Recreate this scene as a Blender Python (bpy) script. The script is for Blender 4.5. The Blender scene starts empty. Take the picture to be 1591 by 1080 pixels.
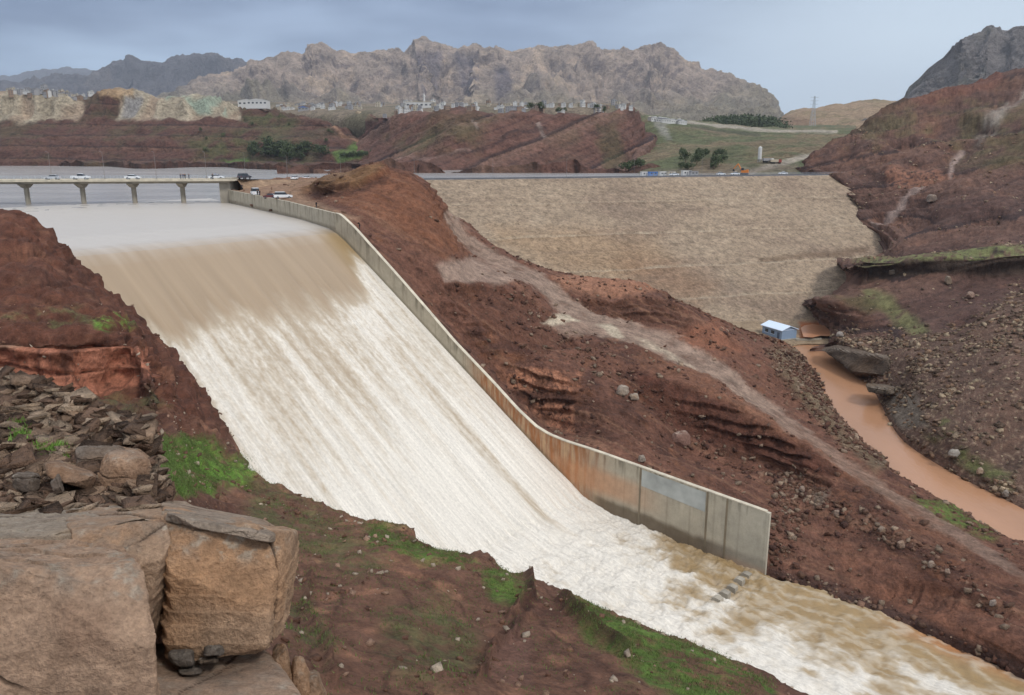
import bpy, math, random
import numpy as np
random.seed(7)
rng = np.random.RandomState(11)
S = bpy.context.scene
col = S.collection
R = math.radians

# ------------------------------------------------------------------ camera
FPX, CX, CY, HOR = 1237.0, 795.5, 540.0, 235.0      # focal length in pixels of the 1591x1080 photo
PITCH = math.atan((CY - HOR) / FPX)
cam = bpy.data.cameras.new('camera'); camo = bpy.data.objects.new('camera', cam); col.objects.link(camo)
camo.location = (0, 0, 0); camo.rotation_euler = (math.pi/2 - PITCH, 0, 0)
cam.sensor_width = 36; cam.lens = 36*FPX/1591; cam.clip_start = 0.1; cam.clip_end = 40000
S.camera = camo
# ------------------------------------------------------------------ sky, sun, exposure
S.view_settings.view_transform = 'Standard'; S.view_settings.look = 'None'
S.view_settings.gamma = 1; S.view_settings.exposure = 0.30
SUN_EL, SUN_AZ = R(46), R(140)      # azimuth clockwise from +Y: behind and right of the camera
W = bpy.data.worlds.new('World'); S.world = W; W.use_nodes = True
nt = W.node_tree; nt.nodes.clear(); N = nt.nodes.new; L = nt.links.new
wout = N('ShaderNodeOutputWorld')
sky = N('ShaderNodeTexSky'); sky.sky_type = 'NISHITA'; sky.sun_disc = False
sky.sun_elevation = SUN_EL; sky.sun_rotation = SUN_AZ
bg1 = N('ShaderNodeBackground'); bg1.inputs[1].default_value = 0.08; L(sky.outputs[0], bg1.inputs[0])
tc = N('ShaderNodeTexCoord'); sep = N('ShaderNodeSeparateXYZ'); L(tc.outputs['Generated'], sep.inputs[0])
ramp = N('ShaderNodeValToRGB'); L(sep.outputs[2], ramp.inputs[0])
el = ramp.color_ramp.elements
def lin(r, g, b, k=1.0):
    f = lambda c: ((c/255.0)/12.92 if c/255.0 <= .04045 else ((c/255.0+.055)/1.055)**2.4)*k
    return (f(r), f(g), f(b))
def c4(c): return (c[0], c[1], c[2], 1)
el[0].position = 0.0; el[0].color = c4(lin(176, 200, 226))
el[1].position = 1.0; el[1].color = (1.22, 1.27, 1.36, 1)
for p_, c_ in ((.07, lin(160, 186, 216)), (.13, lin(138, 158, 188)), (.20, lin(128, 146, 176)), (.34, (.75, .80, .88))):
    e_ = el.new(p_); e_.color = c4(c_)
mp = N('ShaderNodeMapping'); mp.inputs['Scale'].default_value = (1.6, 1.6, 7.0); mp.inputs['Rotation'].default_value = (0, R(12), 0)
L(tc.outputs['Generated'], mp.inputs[0])
nz = N('ShaderNodeTexNoise'); nz.inputs['Scale'].default_value = 1.3; nz.inputs['Detail'].default_value = 4; nz.inputs['Roughness'].default_value = .6
L(mp.outputs[0], nz.inputs[0])
cr = N('ShaderNodeValToRGB'); cr.color_ramp.elements[0].position = .38; cr.color_ramp.elements[1].position = .64
cr.color_ramp.elements[0].color = (.54, .59, .68, 1); cr.color_ramp.elements[1].color = (1.42, 1.38, 1.32, 1)
L(nz.outputs[0], cr.inputs[0])
# brighter, bluer break in the cloud to the right (towards +X)
mr = N('ShaderNodeMapRange'); L(sep.outputs[0], mr.inputs[0])
mr.inputs[1].default_value = -.02; mr.inputs[2].default_value = .45; mr.inputs[3].default_value = 0; mr.inputs[4].default_value = 1
mr.interpolation_type = 'SMOOTHSTEP'
mul = N('ShaderNodeMixRGB'); mul.blend_type = 'MULTIPLY'; mul.inputs[0].default_value = 1; L(ramp.outputs[0], mul.inputs[1]); L(cr.outputs[0], mul.inputs[2])
mx = N('ShaderNodeMixRGB'); L(mul.outputs[0], mx.inputs[1]); mx.inputs[2].default_value = c4(lin(222, 238, 252))
fm = N('ShaderNodeMath'); fm.operation = 'MULTIPLY'; L(mr.outputs[0], fm.inputs[0])
mr2 = N('ShaderNodeMapRange'); L(sep.outputs[2], mr2.inputs[0]); mr2.inputs[1].default_value = .42; mr2.inputs[2].default_value = .12
mr2.inputs[3].default_value = 0; mr2.inputs[4].default_value = .95
L(mr2.outputs[0], fm.inputs[1]); L(fm.outputs[0], mx.inputs[0])
bg2 = N('ShaderNodeBackground'); bg2.inputs[1].default_value = .88; L(mx.outputs[0], bg2.inputs[0])
ms = N('ShaderNodeMixShader'); ms.inputs[0].default_value = .92; L(bg1.outputs[0], ms.inputs[1]); L(bg2.outputs[0], ms.inputs[2])
L(ms.outputs[0], wout.inputs[0])
sl = bpy.data.lights.new('sun', 'SUN'); sl.energy = 1.5; sl.angle = R(10); sl.color = (1, .965, .91)
so = bpy.data.objects.new('sun', sl); col.objects.link(so)
so.rotation_euler = (math.pi/2 - SUN_EL, 0, -SUN_AZ + math.pi)
so.location = (0, 0, 300)

# ------------------------------------------------------------------ maths helpers
cp, sp_ = math.cos(PITCH), math.sin(PITCH)
def ray(px, py):
    u = (px-CX)/FPX; v = (CY-py)/FPX
    return np.array([u, cp + v*sp_, -sp_ + v*cp])
def at(px, py, q):
    """pixel + world distance q>0 along Y, or + level q<0"""
    r = ray(px, py)
    return r*(q/r[1]) if q > 0 else r*(q/r[2])
def proj(P):
    P = np.asarray(P, float)
    fw = P[..., 1]*cp - P[..., 2]*sp_; up = P[..., 1]*sp_ + P[..., 2]*cp
    fw = np.where(fw < .05, .05, fw)
    return CX + FPX*P[..., 0]/fw, CY - FPX*up/fw
PERM = np.random.RandomState(3).permutation(256).astype(np.int64); PERM = np.concatenate([PERM, PERM, PERM])
GR = np.random.RandomState(4).normal(size=(256, 3)); GR /= np.linalg.norm(GR, axis=1)[:, None]
def perlin(P):
    P = np.asarray(P, float); i = np.floor(P).astype(np.int64); f = P - i; i &= 255
    w = f*f*f*(f*(f*6-15)+10)
    out = 0
    for dx in (0, 1):
        wx = w[:, 0] if dx else 1-w[:, 0]
        for dy in (0, 1):
            wy = w[:, 1] if dy else 1-w[:, 1]
            for dz in (0, 1):
                wz = w[:, 2] if dz else 1-w[:, 2]
                h = PERM[PERM[PERM[(i[:, 0]+dx) & 255]+((i[:, 1]+dy) & 255)]+((i[:, 2]+dz) & 255)]
                g = GR[h]
                out = out + wx*wy*wz*(g[:, 0]*(f[:, 0]-dx)+g[:, 1]*(f[:, 1]-dy)+g[:, 2]*(f[:, 2]-dz))
    return out*1.6
def fbm(P, scale, octv=5, gain=.5, seed=0, ridged=False):
    P = np.asarray(P, float)/scale + seed*17.31
    a, s, t = 1., 0, 0.
    for _ in range(octv):
        n = perlin(P)
        if ridged: n = 1-2*np.abs(n)
        s = s + a*n; t += a; a *= gain; P = P*2.03 + 5.7
    return s/t
def sm(x, a, b):
    t = np.clip((x-a)/(b-a), 0, 1); return t*t*(3-2*t)
def mixc(c, m, d):
    m = np.asarray(m)[:, None]; return c*(1-m) + np.asarray(d, float)*m
def inpoly(px, py, poly, soft):
    """soft mask: 1 inside polygon, fading over soft pixels"""
    poly = np.array(poly, float); n = len(poly); d2 = np.full(px.shape, 1e12); ins = np.zeros(px.shape, bool)
    for k in range(n):
        x0, y0 = poly[k]; x1, y1 = poly[(k+1) % n]
        ex, ey = x1-x0, y1-y0; t = np.clip(((px-x0)*ex+(py-y0)*ey)/(ex*ex+ey*ey+1e-9), 0, 1)
        d2 = np.minimum(d2, (px-x0-t*ex)**2+(py-y0-t*ey)**2)
        c = ((y0 > py) != (y1 > py)) & (px < (x1-x0)*(py-y0)/(y1-y0+1e-12)+x0)
        ins ^= c
    d = np.sqrt(d2)*np.where(ins, 1, -1)
    return sm(d, -soft, soft)
def online(px, py, pts, w, soft):
    d2 = np.full(px.shape, 1e12)
    for (x0, y0), (x1, y1) in zip(pts[:-1], pts[1:]):
        ex, ey = x1-x0, y1-y0; t = np.clip(((px-x0)*ex+(py-y0)*ey)/(ex*ex+ey*ey+1e-9), 0, 1)
        d2 = np.minimum(d2, (px-x0-t*ex)**2+(py-y0-t*ey)**2)
    return 1-sm(np.sqrt(d2), w-soft, w+soft)

# ------------------------------------------------------------------ object helpers
def tag(o, label=None, cat=None, group=None, kind=None):
    if label: o['label'] = label
    if cat: o['category'] = cat
    if group: o['group'] = group
    if kind: o['kind'] = kind
    return o
def empty(name, loc=(0, 0, 0), rz=0.):
    o = bpy.data.objects.new(name, None); col.objects.link(o); o.location = loc; o.rotation_euler = (0, 0, rz); return o
def mesh_obj(name, V, F, mat, parent=None, smooth=False, colors=None, mats=None, fmat=None, uv=None):
    me = bpy.data.meshes.new(name)
    V = np.asarray(V, np.float32)
    if isinstance(F, np.ndarray):
        me.vertices.add(len(V)); me.vertices.foreach_set('co', V.ravel())
        k = F.shape[1]; me.loops.add(F.size); me.loops.foreach_set('vertex_index', F.ravel().astype(np.int32))
        me.polygons.add(len(F)); me.polygons.foreach_set('loop_start', np.arange(0, F.size, k, dtype=np.int32))
        me.polygons.foreach_set('loop_total', np.full(len(F), k, np.int32)); me.update(calc_edges=True)
    else:
        me.from_pydata([tuple(map(float, v)) for v in V], [], [tuple(f) for f in F]); me.update()
    for m in (mats or [mat]): me.materials.append(m)
    if fmat is not None: me.polygons.foreach_set('material_index', np.asarray(fmat, np.int32))
    if colors is not None:
        a = me.color_attributes.new('col', 'FLOAT_COLOR', 'POINT')
        c = np.ones((len(V), 4), np.float32); c[:, :3] = np.clip(colors, 0, 1); a.data.foreach_set('color', c.ravel())
    if uv is not None:
        a = me.attributes.new('flow', 'FLOAT_VECTOR', 'POINT'); a.data.foreach_set('vector', np.asarray(uv, np.float32).ravel())
    if smooth: me.polygons.foreach_set('use_smooth', np.ones(len(me.polygons), bool))
    me.validate(); me.update()
    o = bpy.data.objects.new(name, me); col.objects.link(o)
    if parent: o.parent = parent
    return o
def copy_tree(o, parent=None):
    c = o.copy(); col.objects.link(c)
    if parent: c.parent = parent
    for ch in o.children: copy_tree(ch, c)
    return c
class MB:
    """collects shapes; build() links them as ONE mesh object"""
    def __init__(s): s.V = []; s.F = []; s.M = []
    def add(s, V, F, m=0):
        b = len(s.V); s.V += [tuple(map(float, v)) for v in V]; s.F += [tuple(i+b for i in f) for f in F]; s.M += [m]*len(F); return s
    def box(s, c, d, m=0, rz=0., top=1.0):
        x, y, z = c; a, b, h = d[0]/2, d[1]/2, d[2]/2; V = []
        for k, q in ((-h, 1.), (h, top)):
            for sx, sy in ((-1, -1), (1, -1), (1, 1), (-1, 1)):
                X, Y = sx*a*q, sy*b*q
                V.append((x+X*math.cos(rz)-Y*math.sin(rz), y+X*math.sin(rz)+Y*math.cos(rz), z+k))
        return s.add(V, [(0, 3, 2, 1), (4, 5, 6, 7), (0, 1, 5, 4), (1, 2, 6, 5), (2, 3, 7, 6), (3, 0, 4, 7)], m)
    def tube(s, p, q, r0, r1=None, n=8, m=0):
        r1 = r0 if r1 is None else r1; p = np.array(p, float); q = np.array(q, float); d = q-p; d /= np.linalg.norm(d)
        a = np.cross(d, (0, 0, 1) if abs(d[2]) < .9 else (1, 0, 0)); a /= np.linalg.norm(a); b = np.cross(d, a); V = []
        for c, r in ((p, r0), (q, r1)):
            for k in range(n):
                t = 2*math.pi*k/n; V.append(c+r*(math.cos(t)*a+math.sin(t)*b))
        F = [(k, (k+1) % n, n+(k+1) % n, n+k) for k in range(n)]+[tuple(range(n-1, -1, -1)), tuple(range(n, 2*n))]
        return s.add(V, F, m)
    def prism(s, poly, y0, y1, m=0):
        """poly in (x,z) extruded along y"""
        n = len(poly); V = [(x, y0, z) for x, z in poly]+[(x, y1, z) for x, z in poly]
        F = [(k, (k+1) % n, n+(k+1) % n, n+k) for k in range(n)]+[tuple(range(n-1, -1, -1)), tuple(range(n, 2*n))]
        return s.add(V, F, m)
    def build(s, name, mat, parent=None, smooth=False, mats=None):
        return mesh_obj(name, s.V, s.F, mat, parent, smooth, mats=mats, fmat=s.M if mats else None)
def spline(C, t):
    """Catmull-Rom through C (n,...), t in [0,n-1]"""
    C = np.asarray(C, float); n = len(C); i = np.clip(np.floor(t).astype(int), 0, n-2); f = t-i
    f = f.reshape((-1,)+(1,)*(C.ndim-1))
    def g(k):
        a = C[np.clip(k, 0, n-1)]
        lo = k < 0; hi = k > n-1
        if lo.any(): a = a.copy(); a[lo] = 2*C[0]-C[1]
        if hi.any(): a = a.copy(); a[hi] = 2*C[-1]-C[-2]
        return a
    p0, p1, p2, p3 = g(i-1), g(i), g(i+1), g(i+2)
    T = .42
    m1, m2 = T*(p2-p0), T*(p3-p1)
    return (2*f**3-3*f**2+1)*p1+(f**3-2*f**2+f)*m1+(-2*f**3+3*f**2)*p2+(f**3-f**2)*m2
def subs(n, per):
    """parameter values: per = int or list of counts per interval"""
    if isinstance(per, int): per = [per]*(n-1)
    t = []
    for k, m in enumerate(per): t += list(k+np.arange(m)/m)
    return np.array(t+[n-1.0])
def gridfaces(a, b):
    i = np.arange(a-1)[:, None]*b+np.arange(b-1)[None, :]
    i = i.ravel(); return np.stack([i, i+1, i+b+1, i+b], 1)
def gridnormals(P):
    du = np.gradient(P, axis=0); dv = np.gradient(P, axis=1); n = np.cross(dv, du)
    l = np.linalg.norm(n, axis=2, keepdims=True); return n/np.maximum(l, 1e-9)
def loft(name, rows, pr, pc, disp, colf, mat, label=None, kind='structure', flip=False):
    C = np.array([[(at(*c) if len(c) == 3 else np.array(c[1:], float)) for c in r] for r in rows])
    tu, tv = subs(C.shape[0], pr), subs(C.shape[1], pc)
    P = spline(C, tu); P = np.swapaxes(spline(np.swapaxes(P, 0, 1), tv), 0, 1)
    n = gridnormals(P)
    if flip: n = -n
    a, b = P.shape[:2]; Q = P.reshape(-1, 3); nn = n.reshape(-1, 3)
    px, py = proj(Q)
    D = Q+nn*disp(Q, nn, px, py)[:, None]
    D3 = D.reshape(a, b, 3); n2 = gridnormals(D3).reshape(-1, 3)
    if flip: n2 = -n2
    colr = colf(D, n2, px, py)
    F = gridfaces(a, b)
    if not flip: F = F[:, ::-1]
    o = mesh_obj(name, D, F.copy(), mat, smooth=True, colors=colr)
    if kind: tag(o, label, kind=kind)
    return o, D3

# ------------------------------------------------------------------ materials
def new_mat(name):
    m = bpy.data.materials.new(name); m.use_nodes = True; t = m.node_tree; b = t.nodes['Principled BSDF']; return m, t, b
def simple(name, c, rough=.6, metal=0., spec=.5, var=.12, scale=3., bump=0.):
    m, t, b = new_mat(name); b.inputs['Roughness'].default_value = rough; b.inputs['Metallic'].default_value = metal
    b.inputs['Specular IOR Level'].default_value = spec
    n = t.nodes.new('ShaderNodeTexNoise'); n.inputs['Scale'].default_value = scale; n.inputs['Detail'].default_value = 5
    co = t.nodes.new('ShaderNodeTexCoord'); t.links.new(co.outputs['Object'], n.inputs[0])
    r = t.nodes.new('ShaderNodeValToRGB'); r.color_ramp.elements[0].position = .3; r.color_ramp.elements[1].position = .7
    r.color_ramp.elements[0].color = (c[0]*(1-var), c[1]*(1-var), c[2]*(1-var), 1); r.color_ramp.elements[1].color = (c[0]*(1+var), c[1]*(1+var), c[2]*(1+var), 1)
    t.links.new(n.outputs[0], r.inputs[0]); t.links.new(r.outputs[0], b.inputs['Base Color'])
    if bump:
        bp = t.nodes.new('ShaderNodeBump'); bp.inputs['Strength'].default_value = bump; bp.inputs['Distance'].default_value = .05
        t.links.new(n.outputs[0], bp.inputs['Height']); t.links.new(bp.outputs[0], b.inputs['Normal'])
    return m
def ground_mat(name, s1, s2, var=.35, bump=.6, dist=.3, rough=.92, voro=0.):
    """vertex albedo x procedural grain at two scales (metres), bump"""
    m, t, b = new_mat(name); NN = t.nodes.new; LL = t.links.new
    b.inputs['Roughness'].default_value = rough; b.inputs['Specular IOR Level'].default_value = .25
    at_ = NN('ShaderNodeVertexColor'); at_.layer_name = 'col'
    co = NN('ShaderNodeTexCoord')
    n1 = NN('ShaderNodeTexNoise'); n1.inputs['Scale'].default_value = 1/s1; n1.inputs['Detail'].default_value = 8; n1.inputs['Roughness'].default_value = .65
    n2 = NN('ShaderNodeTexNoise'); n2.inputs['Scale'].default_value = 1/s2; n2.inputs['Detail'].default_value = 6; n2.inputs['Roughness'].default_value = .7
    LL(co.outputs['Object'], n1.inputs[0]); LL(co.outputs['Object'], n2.inputs[0])
    add = NN('ShaderNodeMath'); add.operation = 'ADD'; LL(n1.outputs[0], add.inputs[0]); LL(n2.outputs[0], add.inputs[1])
    mrr = NN('ShaderNodeMapRange'); LL(add.outputs[0], mrr.inputs[0]); mrr.inputs[1].default_value = .75; mrr.inputs[2].default_value = 1.25
    mrr.inputs[3].default_value = 1-var; mrr.inputs[4].default_value = 1+var
    mu = NN('ShaderNodeVectorMath'); mu.operation = 'SCALE'; LL(at_.outputs[0], mu.inputs[0]); LL(mrr.outputs[0], mu.inputs['Scale'])
    LL(mu.outputs[0], b.inputs['Base Color'])
    h = add.outputs[0]
    if voro:
        vo = NN('ShaderNodeTexVoronoi'); vo.inputs['Scale'].default_value = 1/voro; LL(co.outputs['Object'], vo.inputs[0])
        ad2 = NN('ShaderNodeMath'); ad2.operation = 'MULTIPLY_ADD'; LL(vo.outputs[0], ad2.inputs[0]); ad2.inputs[1].default_value = .8; LL(h, ad2.inputs[2]); h = ad2.outputs[0]
    bp = NN('ShaderNodeBump'); bp.inputs['Strength'].default_value = bump; bp.inputs['Distance'].default_value = dist
    LL(h, bp.inputs['Height']); LL(bp.outputs[0], b.inputs['Normal'])
    return m
M_ground = ground_mat('red_earth', 2.2, .45, .42, 1.0, .6)
M_near = ground_mat('near_earth', 1.0, .15, .42, 1.0, .2)
M_rock = ground_mat('sandstone', .35, .05, .36, 1.0, .10)
M_far = ground_mat('far_earth', 12, 3, .42, 1.0, 4.0)
M_mount = ground_mat('mountain_rock', 80, 16, .45, 1.0, 34)
M_dam = ground_mat('dam_fill', 3.0, .8, .42, 1.0, .7)
M_conc = ground_mat('concrete', 2.0, .2, .12, .25, .04, rough=.8)

RED = np.array(lin(112, 77, 62)); DRED = np.array(lin(78, 52, 43)); ORED = np.array(lin(134, 90, 66)); PINK = np.array(lin(176, 122, 94))
TAN = np.array(lin(160, 138, 112)); GREEN = np.array(lin(88, 112, 50)); DGREEN = np.array(lin(72, 74, 46)); GREYR = np.array(lin(128, 118, 104))
BGREEN = np.array(lin(98, 132, 54)); ROAD = np.array(lin(150, 128, 112)); CREAM = np.array(lin(205, 190, 165)); WHITE = np.array(lin(225, 215, 200))

# ------------------------------------------------------------------ spillway geometry frame
A2 = np.array([-37.26, 169.44]); B2 = np.array([36.56, 104.5]); DIR = (B2-A2)/np.linalg.norm(B2-A2); PRP = np.array([-DIR[1], DIR[0]])  # PRP points away from camera side
PRP = PRP if PRP[1] > 0 else -PRP
E2 = np.array([-89.0, 252.0])          # wall end at the bridge abutment
WS = [-60, -20, -4, 0, 3, 12, 24, 36, 48, 58, 66, 72, 90, 120, 260]
WZ = [-15.5, -15.6, -16.2, -16.8, -18.3, -23.8, -31.4, -38.9, -46.4, -52.6, -57.2, -58.7, -59.6, -60.1, -60.6]
def water_z(s): return np.interp(s, WS, WZ)
TS = [-.5, 1.7, 6.4, 11.8, 20.2, 27.3, 34.8, 44.7, 50.8, 55, 58, 61.6, 68, 98.3]
TZ = [-12.7, -12.9, -15.5, -19.1, -24.7, -29.6, -34.9, -41.0, -45.0, -47.2, -48.0, -48.35, -48.5, -50.1]
def wall_z(s): return np.interp(s, TS, TZ)
def sd(s, d, z=None):
    p = A2+DIR*s-PRP*d
    return np.array([p[0], p[1], water_z(s) if z is None else z])
def wb(s, off=1.0, dz=-.5):           # point just behind the wall
    p = A2+DIR*s+PRP*off; return ('w', p[0], p[1], float(wall_z(s))+dz)
def wbe(t, off=1.2, dz=-.4):          # same along the approach wall, t=0 corner .. 1 abutment
    p = A2+(E2-A2)*t; n = np.array([E2[1]-A2[1], -(E2[0]-A2[0])]); n = n/np.linalg.norm(n)
    p = p+n*off; return ('w', p[0], p[1], float(np.interp(t, [0, .35, .9, 1], [-12.7, -11.9, -11.6, -11.5]))+dz)

# dam face plane ------------------------------------------------------------
CRL = at(600, 279, -11.5); CRR = at(1300, 271, -11.5)
cd = (CRR-CRL)[:2]; cd /= np.linalg.norm(cd); cn = np.array([cd[1], -cd[0]])      # cn: downstream, towards the camera
DSLOPE = None
toe = at(1270, 505, -62.0); hd = abs(np.dot((toe-CRR)[:2], cn)); DSLOPE = (62-11.5)/hd
def dam_pt(px, py):
    r = ray(px, py)          # z = -11.5 - DSLOPE*((p-CRR).cn)
    k = (-11.5+DSLOPE*np.dot(CRR[:2], cn))/(r[2]+DSLOPE*np.dot(r[:2], cn)); return r*k
def de(px, py, off=0.):
    p = dam_pt(px, py); return ('w', p[0]-cn[0]*off, p[1]-cn[1]*off, p[2])

# ------------------------------------------------------------------ MIDDLE RIDGE
def down(row, dz, dy=0): 
    out = []
    for c in row:
        p = at(*c) if len(c) == 3 else np.array(c[1:], float)
        out.append(('w', p[0], p[1]+dy, p[2]+dz))
    return out
R0 = [wbe(1.0), wbe(.42), wbe(.16), wb(0), wb(12), wb(30), wb(45), wb(55), wb(70, 1.3, -2.2), wb(85, 1.5, -4.5), wb(99, 1.6, -9.6), (1300, 930, -60.3), (1430, 982, -60.3), (1575, 1052, -60.3), (1800, 1165, -60.3)]
R1 = [(372, 296, -11.6), (462, 306, -11.9), (510, 318, 186), (548, 330, 174), (606, 392, 165), (700, 505, 156), (800, 615, 148), (858, 658, 143), (945, 676, 133), (1080, 735, 126), (1205, 800, 117), (1300, 892, 104.5), (1430, 948, 93.5), (1575, 990, 84), (1800, 1090, 74)]
R2 = [(388, 290, -10.9), (470, 300, -11.5), (525, 305, 192), (578, 304, 186), (630, 362, 174), (712, 462, 161), (790, 558, 154), (864, 575, 149), (952, 622, 142), (1075, 702, 137), (1190, 730, 135), (1300, 785, 121), (1440, 880, 101), (1578, 940, 90.5), (1800, 1035, 79)]
R25 = [(394, 288, -10.7), (474, 295, -11.), (524, 295, 197), (584, 288, 193), (645, 325, 185), (728, 438, 168), (800, 500, 162), (868, 548, 157), (958, 598, 150), (1076, 670, 144.5), (1192, 702, 138.5), (1303, 760, 125), (1440, 850, 106), (1580, 922, 93), (1800, 1020, 81)]
R3 = [(400, 285, -10.2), (478, 290, -10.5), (522, 284, 204), (588, 269, 200), (652, 298, 195), (735, 420, 178), (800, 442, 176), (868, 505, 170), (962, 560, 158), (1080, 602, 150), (1195, 655, 141), (1310, 735, 129), (1440, 822, 112), (1582, 908, 95), (1800, 1010, 83)]
R4 = [(410, 281, -9.8), (490, 284, -9.9), (530, 279, 210), (592, 261, 206), (656, 282, 205), (722, 385, 199), (812, 430, 190), (882, 492, 178), (985, 530, 170), (1095, 585, 160), (1195, 640, 153), (1320, 722, 136), (1450, 805, 117), (1592, 894, 98), (1800, 990, 87)]
R5 = [(420, 279, -9.6), (500, 281, -9.7), (545, 281, 222), (612, 270, 214), (682, 316, 213), (748, 372, 207), (845, 432, 196), (925, 484, 186), (1045, 512, 183), (1142, 570, 170), (1228, 630, 163), (1348, 715, 140), (1482, 803, 119), (1612, 890, 100), (1820, 980, 89)]
R6 = [(430, 278, -9.6), (510, 280, -9.8), (560, 284, 245), (628, 286, 232), (700, 334, 233), (772, 385, 214), (880, 434, 201), (945, 463, 190), (1038, 464, 191), (1110, 503, 190), (1228, 585, 174), (1362, 716, 143), (1490, 793, 123), (1612, 868, 105), (1820, 960, 93)]
R7 = [(440, 278, -10.2), (520, 281, -10.8), (580, 290, 270), (645, 305, 258), (722, 346, 248), (800, 412, 230), (925, 436, 214), (1000, 443, 205), (1068, 480, 212), (1195, 560, 196), (1270, 622, 178), (1376, 724, 147), (1502, 800, 126), (1610, 858, 110), (1800, 935, 98)]
R8 = [(450, 280, -12), (530, 285, -13), (590, 300, 285), (660, 325, 275), (745, 375, 262), (830, 430, 252), (960, 478, 248), (1085, 500, 238), (1175, 522, 222), (1238, 545, -61.7), (1292, 642, -61.7), (1386, 735, -61.7), (1512, 815, -61.7), (1604, 866, -61.7), (1760, 945, -61.7)]
R9 = down(R8, -8, 6)
rows = [[('w', c[1]+PRP[0]*0, c[2], c[3]-6) for c in down(R0, 0)], R0, R1, R2, R25, R3, R4, R5, R6, R7, R8, R9]
def ridge_disp(P, n, px, py):
    road = ridge_road(P, px, py)
    near_wall = sm(((P[:, :2]-A2)@PRP), 1.5, 6)
    wv_ = (E2-A2)/np.linalg.norm(E2-A2); tw = (P[:, :2]-A2)@wv_; dn = np.abs((P[:, 0]-A2[0])*wv_[1]-(P[:, 1]-A2[1])*wv_[0])
    near_wall = np.where((tw > -3) & (tw < 105), near_wall*sm(dn, 2.0, 7), near_wall)
    warp = P+3.0*np.stack([fbm(P, 14, 3, seed=1), fbm(P, 14, 3, seed=2), fbm(P, 14, 3, seed=3)], 1)
    steep = 1-np.abs(n[:, 2])
    g = fbm(warp*np.array([1, 1, .35]), 7, 6, .52, seed=4, ridged=True)
    u = P[:, 2]*.55+P[:, 0]*.03+1.2*fbm(P, 15, 3, seed=6)
    led = (sm((u % 1), .0, .18)-(u % 1))*1.3*sm(steep, .2, .55)
    sd_ = (P[:, :2]-A2)@DIR
    rill = fbm(np.column_stack([sd_+1.5*fbm(P, 6, 3, seed=12), P[:, 2]*.12, P[:, 0]*0]), 2.6, 4, .6, seed=11, ridged=True)
    d = 1.5*(g-.3)*(.4+steep)+.55*fbm(P, 2.2, 6, .62, seed=5)+.35*np.abs(perlin(P/.9))*fbm(P, 9, 2, seed=13)+led-.75*(rill-.1)*sm(steep, .25, .6)+1.1*fbm(P, 22, 3, seed=8)
    amp = (.12+.88*near_wall)*(1-.93*road)
    plat = inpoly(px, py, [(350, 283), (450, 285), (450, 300), (525, 330), (520, 336), (365, 312)], 6)
    j1 = 10*fbm(P, 6, 4, seed=14); j2 = 7*fbm(P, 6, 4, seed=15)
    cap = inpoly(px+j1*.4, py+j2*.4, [(440, 310), (515, 279), (592, 255), (606, 270), (560, 290), (500, 300), (470, 306)], 2)
    c1 = inpoly(px+j1, py+j2, [(690, 446), (770, 446), (830, 470), (880, 512), (900, 540), (840, 545), (770, 520), (715, 480)], 3)
    c2 = inpoly(px+j1, py+j2, [(880, 464), (950, 470), (1040, 462), (1078, 492), (1060, 505), (980, 500), (905, 484)], 3)
    c3 = inpoly(px+j1, py+j2, [(960, 640), (1030, 668), (1100, 700), (1190, 716), (1290, 752), (1270, 764), (1180, 738), (1080, 722), (990, 690)], 3)
    c4_ = inpoly(px+j1, py+j2, [(1330, 965), (1400, 900), (1480, 915), (1620, 975), (1620, 1050), (1500, 1020)], 5)
    fl4 = fbm(np.column_stack([sd_, P[:, 2]*.15, P[:, 0]*0]), 2.2, 4, .6, seed=16, ridged=True)
    amp = amp*np.where(sd_ > 97, sm(P[:, 2], -60.6, -58.5), 1.)
    return d*amp*(1-.9*plat)+amp*(1.3*cap-1.0*c1-1.1*c2-.8*c3-c4_*(.6+.9*fl4))
ROADL = [(697, 338), (722, 372), (765, 402), (830, 432), (880, 478), (925, 500), (985, 520), (1050, 545), (1120, 580), (1185, 628), (1240, 668), (1310, 722), (1400, 778), (1480, 825), (1571, 885), (1700, 965)]
def ridge_road(P, px, py):
    j = fbm(P, 6, 5, .6, seed=9)*11
    w = np.interp(px, [690, 760, 900, 1050, 1200, 1571], [9, 12, 13, 17, 9, 9])
    pts = ROADL; d2 = np.full(px.shape, 1e9)
    for (x0, y0), (x1, y1) in zip(pts[:-1], pts[1:]):
        ex, ey = x1-x0, y1-y0; t = np.clip(((px-x0)*ex+(py-y0)*ey)/(ex*ex+ey*ey), 0, 1)
        d2 = np.minimum(d2, (px-x0-t*ex)**2+(py-y0-t*ey)**2)
    d = np.sqrt(d2)+j
    m = 1-sm(d, w-3, w+4)
    pad = inpoly(px+j, py+j, [(680, 412), (735, 400), (800, 432), (770, 440), (690, 436)], 5)
    pad2 = inpoly(px+j, py+j, [(850, 500), (885, 480), (960, 505), (1060, 520), (1010, 545), (960, 530), (880, 520)], 5)
    return np.clip(np.maximum(m, np.maximum(pad*.8, pad2*.85)), 0, 1)
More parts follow.
